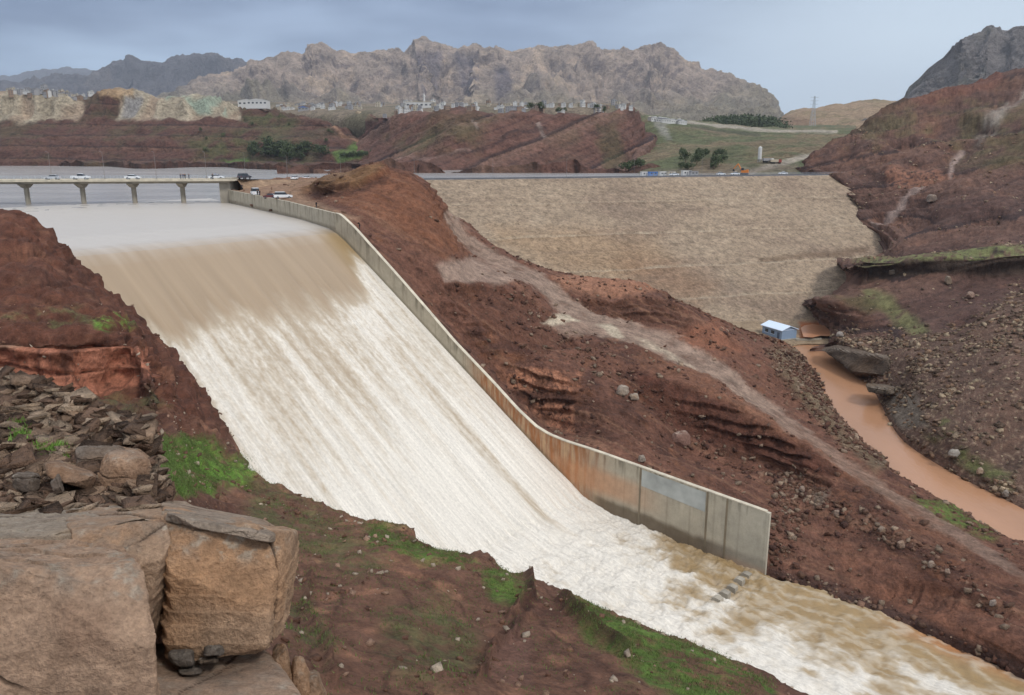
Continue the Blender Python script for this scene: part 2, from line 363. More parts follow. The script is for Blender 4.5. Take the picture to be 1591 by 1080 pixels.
def ridge_col(P, n, px, py):
    a = fbm(P, 18, 5, seed=20); b = fbm(P, 4, 5, seed=21); c_ = fbm(P, .9, 4, seed=22); jx = fbm(P, 5, 4, seed=23)*14; jy = fbm(P, 5, 4, seed=24)*10
    steep = 1-np.abs(n[:, 2])
    c = np.tile(RED, (len(P), 1))
    c = mixc(c, sm(a+b*.5, .0, .5), DRED); c = mixc(c, sm(a*.6-b+steep*.5, .25, .7)*.8, ORED)
    strata = np.sin(P[:, 2]*1.9+.12*P[:, 0]+2.2*fbm(P, 12, 3, seed=25))*.5+.5
    c = mixc(c, sm(steep, .3, .6)*strata*.45, DRED*.75)
    # brighter orange-red hump
    hump = inpoly(px+jx, py+jy, [(455, 298), (590, 262), (640, 278), (690, 330), (728, 395), (690, 405), (560, 330), (500, 305)], 10)
    c = mixc(c, hump*.7, np.array(lin(128, 84, 60))); rl = inpoly(px+jx, py+jy, [(1290, 840), (1571, 955), (1571, 1030), (1420, 960), (1290, 905)], 14); c = mixc(c, rl*sm(b, -.3, .3)*.5, np.array(lin(136, 92, 70)))
    top = inpoly(px, py+jy*.4, [(445, 304), (515, 279), (592, 261), (598, 268), (560, 292), (480, 303)], 4)
    c = mixc(c, top*.75, np.array(lin(120, 92, 62))*(1+.4*b[:, None]))
    # exposed pink rock over the basin wall
    und = inpoly(px+jx*.4, py+jy*.3, [(470, 306), (500, 301), (560, 291), (606, 272), (602, 286), (560, 300), (500, 311)], 2.5); c = mixc(c, und*.6, DRED*.7)  # shade under the cap's edge, painted in as dark red
    mf = inpoly(px+jx*.5, py+jy*.4, [(880, 464), (950, 470), (1040, 458), (1078, 492), (1060, 508), (980, 503), (905, 486)], 5); c = mixc(c, mf*.65, np.array(lin(88, 60, 48)))
    pads = inpoly(px+jx*.6, py+jy*.5, [(675, 415), (735, 400), (805, 434), (770, 441), (690, 438)], 4); c = mixc(c, pads*.8, np.array(lin(172, 146, 130)))
    c1f = inpoly(px+jx, py+jy, [(690, 446), (770, 446), (830, 470), (880, 512), (900, 540), (840, 545), (770, 520), (715, 480)], 8); c = mixc(c, c1f*.55, np.array(lin(92, 60, 46)))
    pk = np.maximum(inpoly(px+jx*.6, py+jy*.4, [(768, 568), (905, 578), (902, 610), (870, 612), (790, 604)], 3), .8*inpoly(px+jx*.5, py+jy*.4, [(815, 620), (895, 628), (892, 672), (850, 662), (812, 638)], 4)); pk = pk*sm(np.abs(perlin(P*np.array([.5, .5, .2])+4)), .01, .09)*sm(np.abs(perlin(P*np.array([.2, .2, .9])+8)), .0, .07)
    pk = pk*sm(b, -.35, .1); c = mixc(c, pk, PINK*.9)
    cut = inpoly(px+jx*.4, py+jy*.4, [(785, 610), (900, 606), (980, 625), (1010, 655), (960, 690), (900, 680), (830, 655)], 8)*(1-pk)
    c = mixc(c, cut*.5, DRED*.75)
    sA = (P[:, :2]-A2)@DIR; tA = (P[:, :2]-A2)@PRP
    trk = fbm(np.column_stack([tA*.75+P[:, 2]*.5+1.5*fbm(P, 16, 3, seed=26), sA*.045, P[:, 0]*0]), 1.0, 4, .6, seed=27)
    c = mixc(c, sm(trk, .05, .45)*.55, np.array(lin(140, 104, 82))); c = mixc(c, sm(-trk, .1, .5)*.45, DRED*.85)
    scarp = inpoly(px+jx*.3, py+jy*.3, [(985, 575), (1080, 606), (1130, 625), (1195, 662), (1260, 698), (1310, 738), (1290, 745), (1190, 712), (1100, 690), (1050, 668), (1000, 630)], 6)
    c = mixc(c, scarp*.75, np.array(lin(88, 54, 42))*(1+.4*b[:, None]))
    tanb = online(px+jx, py+jy, [(1000, 560), (1080, 590), (1180, 650), (1260, 690), (1400, 780), (1500, 860)], 12, 10)
    c = mixc(c, tanb*.5, np.array(lin(132, 92, 70)))
    mound = inpoly(px+jx*.5, py+jy*.4, [(850, 430), (900, 430), (1000, 436), (1035, 448), (1000, 460), (940, 462), (880, 452)], 4)
    c = mixc(c, mound*.85, np.array(lin(156, 112, 88)))
    m3 = inpoly(px+jx, py+jy, [(1040, 520), (1110, 500), (1160, 545), (1120, 552), (1060, 540)], 8); c = mixc(c, m3*.5, np.array(lin(150, 98, 72)))
    rb = inpoly(px+jx, py+jy, [(1190, 545), (1240, 540), (1285, 600), (1295, 650), (1385, 725), (1360, 735), (1300, 680), (1230, 610)], 9)
    c = mixc(c, rb*.75, np.array(lin(118, 104, 82))*(1+.5*b[:, None]))
    gr = inpoly(px+jx, py+jy, [(1420, 770), (1480, 780), (1550, 830), (1530, 835), (1450, 800)], 6); c = mixc(c, gr*.8*sm(c_, -.3, .1), GREEN)
    gw = inpoly(px+jx, py+jy, [(1265, 758), (1290, 760), (1283, 795), (1270, 790)], 6); c = mixc(c, gw*.6, GREYR)
    plat = inpoly(px+jx*.3, py+jy*.2, [(350, 280), (545, 278), (500, 284), (455, 298), (530, 330), (560, 340), (520, 345), (365, 312)], 6)
    c = mixc(c, plat*.8, np.array(lin(150, 122, 98)))
    rd = ridge_road(P, px, py); c = mixc(c, rd*np.clip(.86+.9*np.minimum(b+.1, 0)-.35*sm(px, 1150, 1300), .2, 1), ROAD*(1+.25*b[:, None])*(1+.25*trk[:, None]))
    wp = np.maximum(inpoly(px+jx*.8, py+jy*.8, [(845, 495), (880, 488), (900, 498), (860, 503)], 3), inpoly(px+jx*.6, py+jy*.6, [(925, 505), (950, 503), (970, 522), (960, 524)], 3))
    wp = np.maximum(wp, .6*inpoly(px+jx*.8, py+jy*.8, [(985, 525), (1040, 545), (1080, 575), (1050, 560), (1000, 540)], 4))
    c = mixc(c, wp*.75, CREAM)
    foot = online(px, py+jy, [(1200, 893), (1300, 925), (1430, 975), (1571, 1040), (1700, 1110)], 12, 8)
    c = mixc(c, foot*.8, np.array(lin(72, 54, 48)))
    return c*(1+.45*c_[:, None])*(1+.25*b[:, None])*(1+.35*fbm(P, .5, 3, .7, seed=29)[:, None]*(1-rd[:, None]))
ridge, ridgeP = loft('ridge_ground', rows, [4, 44, 44, 30, 34, 40, 22, 34, 36, 34, 8], [26, 26, 26, 34, 40, 46, 46, 50, 56, 60, 60, 60, 60, 24], ridge_disp, ridge_col, M_ground)

# ------------------------------------------------------------------ LEFT BANK (near hillside)
T0 = [(-160, 300, 112), (20, 325, 100), (108, 398, 97), (216, 503, 88), (279, 580, 80), (350, 708, 66), (480, 784, 57), (590, 815, 50), (650, 845, 47), (765, 880, 43), (880, 932, 40), (1010, 985, 36), (1200, 1062, 32), (1420, 1160, 28)]
T1 = [(-160, 420, 84), (20, 440, 80), (100, 452, 81), (205, 508, 80), (270, 598, 75), (338, 722, 61), (468, 802, 51), (590, 840, 44), (655, 870, 42), (755, 915, 38.5), (868, 955, 36), (990, 1010, 33), (1180, 1085, 29.5), (1400, 1190, 26)]
T2 = [(-160, 495, 75), (20, 494, 73), (110, 498, 74), (200, 515, 76), (262, 622, 70), (328, 742, 55), (450, 835, 43), (580, 880, 38), (650, 905, 37), (745, 950, 34), (850, 985, 32.5), (980, 1035, 30), (1160, 1110, 27), (1380, 1220, 24)]
T3 = [(-160, 530, 70), (20, 527, 69), (110, 528, 70), (200, 533, 73), (258, 640, 64), (320, 760, 49), (430, 865, 37), (565, 920, 33), (640, 940, 32), (735, 985, 30), (840, 1015, 29), (970, 1060, 27), (1140, 1135, 24.5), (1360, 1250, 22)]
T4 = [(-160, 612, 67), (20, 610, 66.5), (110, 612, 67), (205, 612, 69), (254, 668, 55), (312, 780, 42), (420, 900, 31), (550, 965, 28), (630, 985, 27.5), (725, 1020, 27), (830, 1050, 26), (960, 1090, 24.5), (1120, 1160, 22.5), (1340, 1290, 20)]
T5 = [(-160, 680, 44), (20, 668, 45), (110, 668, 46), (200, 668, 47), (248, 705, 44), (300, 820, 32), (400, 960, 23), (530, 1030, 22), (620, 1045, 22.5), (715, 1070, 22.5), (820, 1095, 22.5), (950, 1130, 21.5), (1100, 1200, 20), (1320, 1330, 18)]
T6 = [(-160, 760, 30), (20, 760, 30), (110, 765, 30), (190, 780, 30), (240, 800, 29), (290, 900, 22), (380, 1040, 17), (510, 1110, 17), (610, 1130, 17.5), (700, 1150, 18), (810, 1170, 18), (940, 1210, 18), (1080, 1280, 16.5), (1300, 1400, 15)]
T7 = [(-200, 1100, 13), (20, 1100, 13), (110, 1110, 13), (190, 1120, 13), (240, 1130, 13), (290, 1150, 12.5), (380, 1200, 11.5), (510, 1270, 11), (610, 1290, 11), (700, 1300, 11), (810, 1320, 11), (940, 1350, 11), (1080, 1400, 11), (1300, 1500, 11)]
def back(row, dy, dz): return [('w', p[0]-.0*dy, p[1]+dy, p[2]+dz) for p in [at(*c) for c in row]]
Tm1 = back(T0, 7, -4.0); Tm2 = back(T0, 16, -16.0)
def near_w(row):
    return [('w', p[0]*1.6, 3.0, -9.5) for p in [at(*c) for c in row]]
def bank_disp(P, n, px, py):
    steep = 1-np.abs(n[:, 2]); k = np.clip(P[:, 1]/45, .3, 1.6)
    warp = P+2*np.stack([fbm(P, 9, 3, seed=31), fbm(P, 9, 3, seed=32), fbm(P, 9, 3, seed=33)], 1)
    g = fbm(warp*np.array([1, 1, .5]), 6, 6, .55, seed=34, ridged=True)
    d = k*(.8*(g-.3)+.30*fbm(P, 1.6, 6, .62, seed=35)+.3*fbm(P, 11, 3, seed=36))+.9*(sm((P[:, 2]*.55+P[:, 0]*.03+.8*fbm(P, 9, 3, seed=45)) % 1, 0, .15)-(P[:, 2]*.55+P[:, 0]*.03+.8*fbm(P, 9, 3, seed=45)) % 1)*(.5+.5*sm(steep, .2, .5))*sm(P[:, 1], 48, 62)
    cliff = inpoly(px, py, [(-200, 520), (210, 522), (255, 545), (282, 600), (262, 620), (200, 612), (-200, 612)], 8)
    blocks = np.abs(perlin(P*np.array([.28, .28, .1])))+.6*np.abs(perlin(P*np.array([.9, .9, .35])+9))
    d = d+cliff*(-.2+1.1*blocks+.35*np.sign(np.sin(P[:, 2]*1.7+P[:, 0]*.2)))
    for pts, dep in (([(795, 960), (826, 925), (820, 885), (790, 870), (740, 868)], .8), ([(875, 935), (900, 965), (950, 1000), (975, 1025)], 1.0), ([(520, 1060), (500, 990), (470, 940), (485, 880)], .5), ([(740, 1060), (765, 1010), (800, 975), (826, 955)], .6)):
        j = fbm(P, 2.5, 3, seed=37)*9
        d = d-dep*online(px+j, py+j, pts, 3, 7)
    return d
def bank_col(P, n, px, py):
    a = fbm(P, 9, 5, seed=40); b = fbm(P, 2.4, 5, seed=41); c_ = fbm(P, .5, 4, seed=42)
    jx = fbm(P, 4, 5, .6, seed=43)*34; jy = fbm(P, 4, 5, .6, seed=44)*26; steep = 1-np.abs(n[:, 2])
    c = np.tile(np.array(lin(114, 82, 66)), (len(P), 1))
    up = 1-sm(py-px*.2, 560, 640)
    c = mixc(c, up, np.array(lin(98, 62, 48)))
    c = mixc(c, sm(a+.4*b, -.05, .45)*.7, DRED); c = mixc(c, sm(b-a*.4, .0, .4)*.7*(1-.6*up), np.array(lin(150, 108, 84))); c = mixc(c, (1-sm(np.abs(perlin(P*.22+3)), 0, .05))*.55*(1-up), DRED*.7)
    uz = P[:, 2]*.55+P[:, 0]*.03+.8*fbm(P, 9, 3, seed=45); strata = 1-sm(uz % 1, .05, .3)
    c = mixc(c, (.5+.5*sm(steep, .2, .5))*strata*.7*up, DRED*.7)
    cliff = inpoly(px+jx*.3, py+jy*.25, [(-200, 532), (130, 532), (236, 540), (240, 570), (215, 588), (160, 600), (-200, 612)], 4)
    crk = sm(np.abs(perlin(P*np.array([.35, .35, .15])+2)), .02, .12)*sm(np.abs(perlin(P*np.array([1.1, 1.1, .5])+6)), .0, .08)
    c = mixc(c, cliff*(.25+.75*crk)*sm(b+.5*a, -.45, -.05), np.array(lin(170, 112, 88)))
    cap = inpoly(px+jx*.3, py+jy*.2, [(-200, 526), (120, 527), (110, 540), (-200, 545)], 3); c = mixc(c, cap*.7, np.array(lin(150, 122, 100)))
    gsel = sm(a+.8*b+.3*c_, -.35, .2)
    def G(poly, soft, k, colr, sel=gsel):
        nonlocal c
        c = mixc(c, inpoly(px+jx*.5, py+jy*.5, poly, soft)*k*sel*(.45+.55*sm(c_+.8*b, -.25, .25)), colr*(1+.35*b[:, None]))
    G([(-100, 478), (120, 470), (150, 500), (-100, 505)], 10, .7, DGREEN*1.5)
    G([(140, 492), (200, 486), (212, 504), (150, 508)], 5, .9, BGREEN)
    G([(-100, 612), (230, 600), (265, 620), (200, 640), (-100, 650)], 12, .75, DGREEN*1.2)
    G([(215, 680), (330, 676), (352, 705), (395, 715), (392, 748), (300, 768), (230, 765)], 9, .95, BGREEN, sm(gsel+.25*b[:]+.3, .4, .9))
    G([(398, 735), (450, 760), (540, 800), (560, 850), (500, 870), (430, 850), (380, 800)], 18, .75, DGREEN*1.3)
    G([(565, 812), (600, 808), (640, 835), (720, 862), (800, 900), (740, 880), (620, 860), (575, 850)], 8, .95, GREEN*.9, sm(gsel+.5, .5, .9))
    G([(752, 872), (790, 880), (826, 908), (800, 940), (765, 930), (750, 900)], 8, .9, GREEN*.95)
    G([(870, 925), (905, 935), (1000, 975), (1100, 1010), (1210, 1062), (1180, 1100), (1060, 1090), (980, 1040), (905, 985)], 9, .95, GREEN*.85, sm(gsel+.6, .5, .9))
    G([(600, 930), (700, 930), (740, 980), (740, 1070), (640, 1080), (590, 1000)], 25, .75, DGREEN*1.4)
    G([(420, 930), (480, 930), (520, 1000), (520, 1050), (470, 1040), (430, 980)], 14, .85, DGREEN*1.25)
    G([(960, 1020), (1010, 1030), (1040, 1060), (960, 1060)], 10, .7, GREEN)
    G([(500, 870), (560, 830), (600, 870), (560, 900)], 14, .7, DGREEN*1.4)
    gul = np.maximum(online(px+jx*.2, py+jy*.2, [(790, 985), (812, 960), (826, 930), (820, 885)], 5, 4), online(px+jx*.2, py+jy*.2, [(875, 935), (900, 965), (950, 1000), (975, 1025)], 5, 4))
    c = mixc(c, gul*.6, DRED*.6)
    muds = inpoly(px+jx*.4, py+jy*.4, [(760, 1060), (770, 1010), (800, 975), (826, 990), (830, 1060)], 8); c = mixc(c, muds*.6, np.array(lin(120, 88, 76)))
    return c*(1+.34*c_[:, None])*(1+.2*b[:, None])
bank, bankP = loft('hillside_ground', [Tm2, Tm1, T0, T1, T2, T3, T4, T5, T6, T7, near_w(T7)], [10, 26, 40, 34, 24, 44, 44, 50, 50, 16], [20, 50, 56, 56, 60, 60, 60, 46, 60, 60, 60, 70, 30], bank_disp, bank_col, M_near)

# ------------------------------------------------------------------ RIGHT HILLSIDE
H0 = [(1235, 262, 480), (1256, 240, 458), (1340, 190, 465), (1400, 160, 470), (1470, 140, 475), (1571, 105, 480), (1780, 60, 480)]
H1 = [(1240, 268, 470), (1258, 266, 440), (1350, 250, 420), (1415, 235, 415), (1485, 220, 410), (1575, 200, 400), (1780, 180, 390)]
H2 = [(1262, 276, 450), de(1290, 273, 0), (1370, 278, 392), (1430, 272, 380), (1500, 262, 370), (1575, 258, 360), (1780, 250, 350)]
H3 = [(1290, 340, 420), de(1342, 348, 1), (1395, 338, 352), (1450, 332, 340), (1512, 326, 330), (1575, 320, 322), (1780, 310, 315)]
H4 = [(1300, 395, 380), de(1350, 396, 1), (1400, 396, 308), (1455, 388, 300), (1515, 380, 292), (1575, 372, 285), (1780, 355, 275)]
H5 = [(1300, 406, 300), (1324, 406, 272), (1380, 403, 268), (1445, 400, 262), (1510, 396, 258), (1575, 388, 254), (1780, 375, 245)]
H6 = [(1300, 432, 300), (1325, 428, 270), (1380, 426, 266), (1445, 427, 260), (1510, 432, 255), (1575, 428, 251), (1780, 420, 242)]
H7 = [(1265, 456, 300), (1305, 453, 266), (1362, 450, 258), (1425, 462, 246), (1500, 468, 236), (1575, 460, 228), (1780, 455, 218)]
H8 = [(1240, 466, 300), (1267, 466, 263), (1330, 474, 252), (1405, 492, 238), (1485, 498, 224), (1575, 482, 210), (1780, 480, 200)]
H9 = [(1262, 502, 290), (1287, 502, 258), (1322, 508, 246), (1400, 522, 224), (1485, 520, 208), (1575, 522, 190), (1780, 525, 180)]
H10 = [(1270, 530, 275), (1300, 528, 240), (1345, 546, 224), (1425, 556, 198), (1500, 574, 180), (1575, 584, 168), (1780, 610, 155)]
H11 = [(1262, 540, -60.8), (1296, 540, -61.2), (1362, 590, -60.0), (1432, 645, 167), (1500, 684, 151), (1575, 724, 142), (1780, 800, 128)]
H12 = [(1258, 545, -61.9), (1292, 549, -61.9), (1350, 596, -61.9), (1398, 678, -61.9), (1482, 735, -61.9), (1575, 782, -61.9), (1780, 890, -61.9)]
H13 = down(H12, -6, -4)
def rh_disp(P, n, px, py):
    steep = 1-np.abs(n[:, 2]); k = np.clip((P[:, 1]-120)/180, .45, 1.9)
    warp = P+6*np.stack([fbm(P, 30, 3, seed=51), fbm(P, 30, 3, seed=52), fbm(P, 30, 3, seed=53)], 1)
    u = P[:, 2]-.22*(P[:, 0]-150)+5*fbm(P, 60, 3, seed=54)
    led = 5.0*(sm((u*.085) % 1, 0, .15)-((u*.085) % 1))+2.4*(sm((u*.27) % 1, 0, .2)-((u*.27) % 1))+1.6
    g = fbm(warp*np.array([1, 1, .6]), 20, 6, .55, seed=55, ridged=True)
    return k*(2.0*(g-.3)*(.4+steep)+led*(.35+.65*sm(py-np.interp(px, [1256, 1340, 1470, 1571], [240, 190, 140, 105]), 8, 60))*(.7+.3*sm(steep, .1, .5))*sm(fbm(P, 34, 3, seed=59), -.35, .15)*np.where(py < 540, 1, .3)-.9+.9*fbm(P, 4.5, 6, .62, seed=56)-.9*(fbm(np.column_stack([P[:, 0]+P[:, 1]*.4+3*fbm(P, 12, 3, seed=58), P[:, 2]*.15, P[:, 0]*0]), 6, 4, .6, seed=57, ridged=True)-.1)*sm(steep, .2, .5))*sm(P[:, 2], -62.5, -58)
def rh_col(P, n, px, py):
    a = fbm(P, 40, 5, seed=60); b = fbm(P, 9, 5, seed=61); c_ = fbm(P, 2, 4, seed=62); f = fbm(P, .9, 3, seed=65); jx = fbm(P, 12, 4, seed=63)*18; jy = fbm(P, 12, 4, seed=64)*12
    steep = 1-np.abs(n[:, 2]); c = np.tile(np.array(lin(98, 74, 65)), (len(P), 1))
    c = mixc(c, sm(a+b*.4, -.1, .4)*.7, np.array(lin(76, 54, 48)))
    c = mixc(c, sm(b-a, .1, .6)*.5, np.array(lin(112, 78, 60)))
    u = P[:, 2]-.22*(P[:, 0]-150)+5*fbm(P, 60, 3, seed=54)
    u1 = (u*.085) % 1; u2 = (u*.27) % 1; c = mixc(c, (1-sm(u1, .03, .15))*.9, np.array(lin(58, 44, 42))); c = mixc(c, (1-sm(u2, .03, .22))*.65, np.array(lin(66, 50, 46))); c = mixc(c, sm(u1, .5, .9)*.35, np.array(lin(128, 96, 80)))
    # grassy upper slope
    g = inpoly(px+jx, py+jy, [(1290, 220), (1390, 165), (1470, 150), (1571, 130), (1800, 90), (1800, 230), (1571, 250), (1470, 240), (1350, 235)], 16)
    c = mixc(c, g*.55*sm(a+b, -.3, .3), np.array(lin(98, 92, 64)))
    topr = inpoly(px+jx, py+jy*.5, [(1400, 150), (1480, 132), (1560, 105), (1560, 122), (1480, 155), (1430, 165)], 6); c = mixc(c, topr*.6, np.array(lin(112, 74, 62)))
    gy = online(px+jx*.3, py, [(1600, 140), (1560, 165), (1535, 195), (1520, 208)], 10, 7)*sm(b, -.4, .2); c = mixc(c, gy*.75, np.array(lin(150, 140, 130)))
    sc = np.maximum(online(px+jx*.15, py+jy*.2, [(1436, 278), (1405, 300), (1380, 325), (1352, 345)], 4, 3), online(px+jx*.15, py, [(1495, 228), (1478, 242), (1475, 260)], 3, 3)); c = mixc(c, sc*.8, np.array(lin(158, 138, 128)))
    lt = inpoly(px+jx*.4, py+jy*.3, [(1370, 262), (1450, 250), (1480, 262), (1440, 275), (1380, 278)], 6)*sm(c_, -.3, .1); c = mixc(c, lt*.4, PINK)
    # ledge: grass top, dark face
    gt = inpoly(px+jx*.3, py+jy*.2, [(1325, 402), (1400, 398), (1470, 392), (1540, 378), (1800, 350), (1800, 392), (1571, 396), (1470, 405), (1330, 410)], 4); c = mixc(c, gt*.85*sm(c_+.5, .2, .6), np.array(lin(112, 116, 72)))
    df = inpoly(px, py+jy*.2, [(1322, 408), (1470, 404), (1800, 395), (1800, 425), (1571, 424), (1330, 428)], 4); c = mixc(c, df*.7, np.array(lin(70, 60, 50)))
    gp = sm(b+c_*.6, -.5, .0)*online(px+jx*.5, py+jy*.5, [(1350, 456), (1378, 465), (1395, 480), (1412, 500), (1430, 512)], 11, 7); c = mixc(c, gp*.9, np.array(lin(112, 110, 74)))
    gq = inpoly(px+jx*.4, py+jy*.4, [(1290, 460), (1345, 456), (1372, 470), (1345, 480)], 8); c = mixc(c, gq*.6, np.array(lin(88, 84, 52)))
    # rubble bank towards the river
    rb = inpoly(px+jx, py+jy, [(1295, 520), (1400, 525), (1480, 520), (1571, 455), (1800, 420), (1800, 900), (1571, 790), (1480, 740), (1400, 685), (1350, 600)], 16)
    c = mixc(c, rb*.55, np.array(lin(104, 82, 68))); c = mixc(c, rb*sm(f, .15, .4)*.5, np.array(lin(158, 138, 114)))
    gb = inpoly(px+jx*.6, py+jy*.6, [(1448, 635), (1475, 640), (1510, 700), (1571, 735), (1571, 770), (1490, 720), (1440, 680)], 9); c = mixc(c, gb*.7*sm(b+.5*c_, -.3, .2), np.array(lin(92, 100, 56)))
    gn = inpoly(px+jx*.6, py+jy*.6, [(1368, 600), (1420, 610), (1440, 660), (1400, 665), (1375, 640)], 8); c = mixc(c, gn*.7, np.array(lin(118, 110, 98)))
    return c*(1+.45*c_[:, None])*(1+.25*b[:, None])*(1+.3*f[:, None])
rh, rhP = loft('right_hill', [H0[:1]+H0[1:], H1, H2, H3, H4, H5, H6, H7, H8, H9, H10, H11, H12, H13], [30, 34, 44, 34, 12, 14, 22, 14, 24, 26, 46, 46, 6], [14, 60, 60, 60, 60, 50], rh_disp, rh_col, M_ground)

# ------------------------------------------------------------------ DAM
def dam_xy(t, k):      # t metres along the crest from CRR (negative to the left), k metres downstream
    p = CRR[:2]+cd*t+cn*k; return p
CLEN = np.linalg.norm((CRR-CRL)[:2])
def build_dam():
    ks = np.concatenate([[-24, -11], np.linspace(-10.0, 0, 5), np.linspace(.6, hd+14, 260)])
    ts = np.linspace(-CLEN-60, 26, 520)
    T_, K_ = np.meshgrid(ts, ks, indexing='ij'); T = T_.ravel(); K = K_.ravel()
    xy = CRR[:2][None]+cd[None]*T[:, None]+cn[None]*K[:, None]
    z = np.where(K < -10, -11.5+(K+10)*.5, np.where(K <= 0, -11.5, -11.5-DSLOPE*K))
    P = np.column_stack([xy, z]); px, py = proj(P)
    face = sm(K, .5, 3)
    berm = np.zeros(len(T))
    for zb in (-21.5, -33, -44, -53):
        kk = (-11.5-zb)/DSLOPE; z = z+face*np.where(np.abs(K-kk) < 1.6, .45*np.sin((K-kk)/1.6*math.pi), 0); berm = np.maximum(berm, 1-sm(np.abs(K-kk+.3+.9*fbm(P, 20, 3, seed=7)), .4, 1.5))
    dwn = np.where(K > 0, .5*np.sin(-(z+11.5)/5.6*math.pi*2), 0)*0; P[:, 2] = z+face*(.50*fbm(P, 2.0, 5, .62, seed=70)+.5*fbm(P, 25, 3, seed=71))
    a = fbm(P*np.array([.5, .5, 1.6]), 22, 5, seed=72); b = fbm(P*np.array([.6, .6, 1.3]), 5, 5, .6, seed=73); c_ = fbm(P, 1.2, 4, .7, seed=74)
    c = np.tile(np.array(lin(164, 145, 124)), (len(T), 1))
    c = mixc(c, sm(a, .0, .45)*.55, np.array(lin(132, 112, 98))); c = mixc(c, sm(b, .1, .5)*.5, np.array(lin(126, 112, 98)))
    c = mixc(c, sm(-a-b*.5, .05, .5)*.4, np.array(lin(174, 158, 138)))
    j = fbm(P, 12, 3, seed=75)*20
    og = inpoly(px+j, py+j*.6, [(760, 350), (900, 355), (1020, 375), (1040, 405), (960, 440), (860, 420), (780, 385)], 25); c = mixc(c, og*.5, np.array(lin(160, 130, 98)))
    rd = inpoly(px+j, py+j*.6, [(950, 400), (1060, 410), (1110, 440), (1080, 475), (1000, 455)], 22); c = mixc(c, rd*.55, np.array(lin(134, 100, 76)))
    st = inpoly(px+j*.4, py+j*.15, [(1175, 400), (1350, 384), (1345, 394), (1250, 402), (1180, 410)], 4); c = mixc(c, st*.6, np.array(lin(110, 88, 70)))
    c = mixc(c, berm*face*np.clip(.6+.9*b, 0, 1)*.85, np.array(lin(186, 170, 148)))
    bnd = fbm(np.column_stack([T*.03, P[:, 2]*.5, T*0]), 1.6, 4, .6, seed=76); c = mixc(c, sm(bnd, .1, .5)*.4, np.array(lin(124, 106, 92)))
    c = c*.84*np.array([1.01, 1, .98])*(1+.60*c_[:, None])
    crest = (K <= 1.0); c[crest] = np.array(lin(112, 110, 110))
    F = gridfaces(len(ts), len(ks))
    o = mesh_obj('earth_dam', P, F.copy(), M_dam, smooth=True, colors=c)
    tag(o, 'long sloping rock-fill dam face between the red ridge and the right hillside', 'dam')
    return o
dam = build_dam()
# toe flat by the cabin
def flat_col(P, n, px, py):
    b = fbm(P, 4, 5, seed=80); c = np.tile(np.array(lin(150, 130, 106)), (len(P), 1))
    c = mixc(c, inpoly(px+b*10, py, [(1243, 500), (1300, 500), (1302, 520), (1243, 528)], 4), np.array(lin(158, 96, 60)))
    return c*(1+.3*b[:, None])
def fd(P, n, px, py): return .35*fbm(P, 5, 4, seed=81)
loft('dam_toe_ground', [[(1000, 492, -58.5), (1140, 492, -59.5), (1240, 492, -60), (1330, 500, -60)], [(1030, 510, -58), (1150, 512, -59.8), (1240, 512, -60.6), (1330, 512, -60.5)], [(1060, 540, -58), (1170, 545, -60.2), (1236, 534, -61.4), (1300, 533, -61.2)], [(1100, 570, -62), (1190, 575, -63), (1244, 541, -64), (1298, 541, -64)]], [20, 20, 10], [30, 30, 30], fd, flat_col, M_ground)

# ------------------------------------------------------------------ WATER
def water_mat(name, c, rough, bscale, bstr, stretch=(1, 1, 1), spec=.5, var=.15, dist=.08):
    m, t, b = new_mat(name); NN = t.nodes.new; LL = t.links.new
    b.inputs['Roughness'].default_value = rough; b.inputs['Specular IOR Level'].default_value = spec; b.inputs['IOR'].default_value = 1.33
    co = NN('ShaderNodeTexCoord'); mpn = NN('ShaderNodeMapping'); LL(co.outputs['Object'], mpn.inputs[0]); mpn.inputs['Scale'].default_value = stretch
    n = NN('ShaderNodeTexNoise'); n.inputs['Scale'].default_value = bscale; n.inputs['Detail'].default_value = 6; LL(mpn.outputs[0], n.inputs[0])
    n2 = NN('ShaderNodeTexNoise'); n2.inputs['Scale'].default_value = bscale*.06; n2.inputs['Detail'].default_value = 5; LL(mpn.outputs[0], n2.inputs[0])
    r = NN('ShaderNodeValToRGB'); r.color_ramp.elements[0].position = .35; r.color_ramp.elements[1].position = .65
    r.color_ramp.elements[0].color = c4([q*(1-var) for q in c]); r.color_ramp.elements[1].color = c4([q*(1+var) for q in c]); LL(n2.outputs[0], r.inputs[0]); LL(r.outputs[0], b.inputs['Base Color'])
    bp = NN('ShaderNodeBump'); bp.inputs['Strength'].default_value = bstr; bp.inputs['Distance'].default_value = dist; LL(n.outputs[0], bp.inputs['Height']); LL(bp.outputs[0], b.inputs['Normal'])
    return m
M_res = water_mat('reservoir_water', lin(150, 146, 142), .22, .8, .5, (.35, 1, 1))
M_riv = water_mat('river_water', lin(166, 124, 94), .2, 1.1, 1.0, (1.6, .5, 1), var=.08, dist=.06)
# reservoir: one sheet behind the dam and under the bridge
UP = CRR[:2]-cn*14; UL = CRL[:2]-cn*14-cd*20
V = [(-1400, 150, -15.52), (-150, 150, -15.52), (E2[0]-28, E2[1]-20, -15.52), (E2[0]+1, E2[1]+4, -15.52), (UL[0], UL[1], -15.52), (UP[0]+cd[0]*20, UP[1]+cd[1]*20, -15.52), (500, 1000, -15.52), (-1400, 1000, -15.52)]
tag(mesh_obj('reservoir_water', V, [tuple(range(8))], M_res), kind='structure')
rv = [(1220, 531), (1300, 531), (1320, 560), (1410, 600), (1450, 680), (1600, 740), (1900, 900)]; lv = [(1200, 560), (1240, 640), (1330, 730), (1450, 830), (1560, 900), (1700, 1010)]
Vr = [at(x, y, -62.0) for x, y in rv+lv[::-1]]
tag(mesh_obj('river_water', Vr, [tuple(range(len(Vr)))][0:1], M_riv), kind='structure')
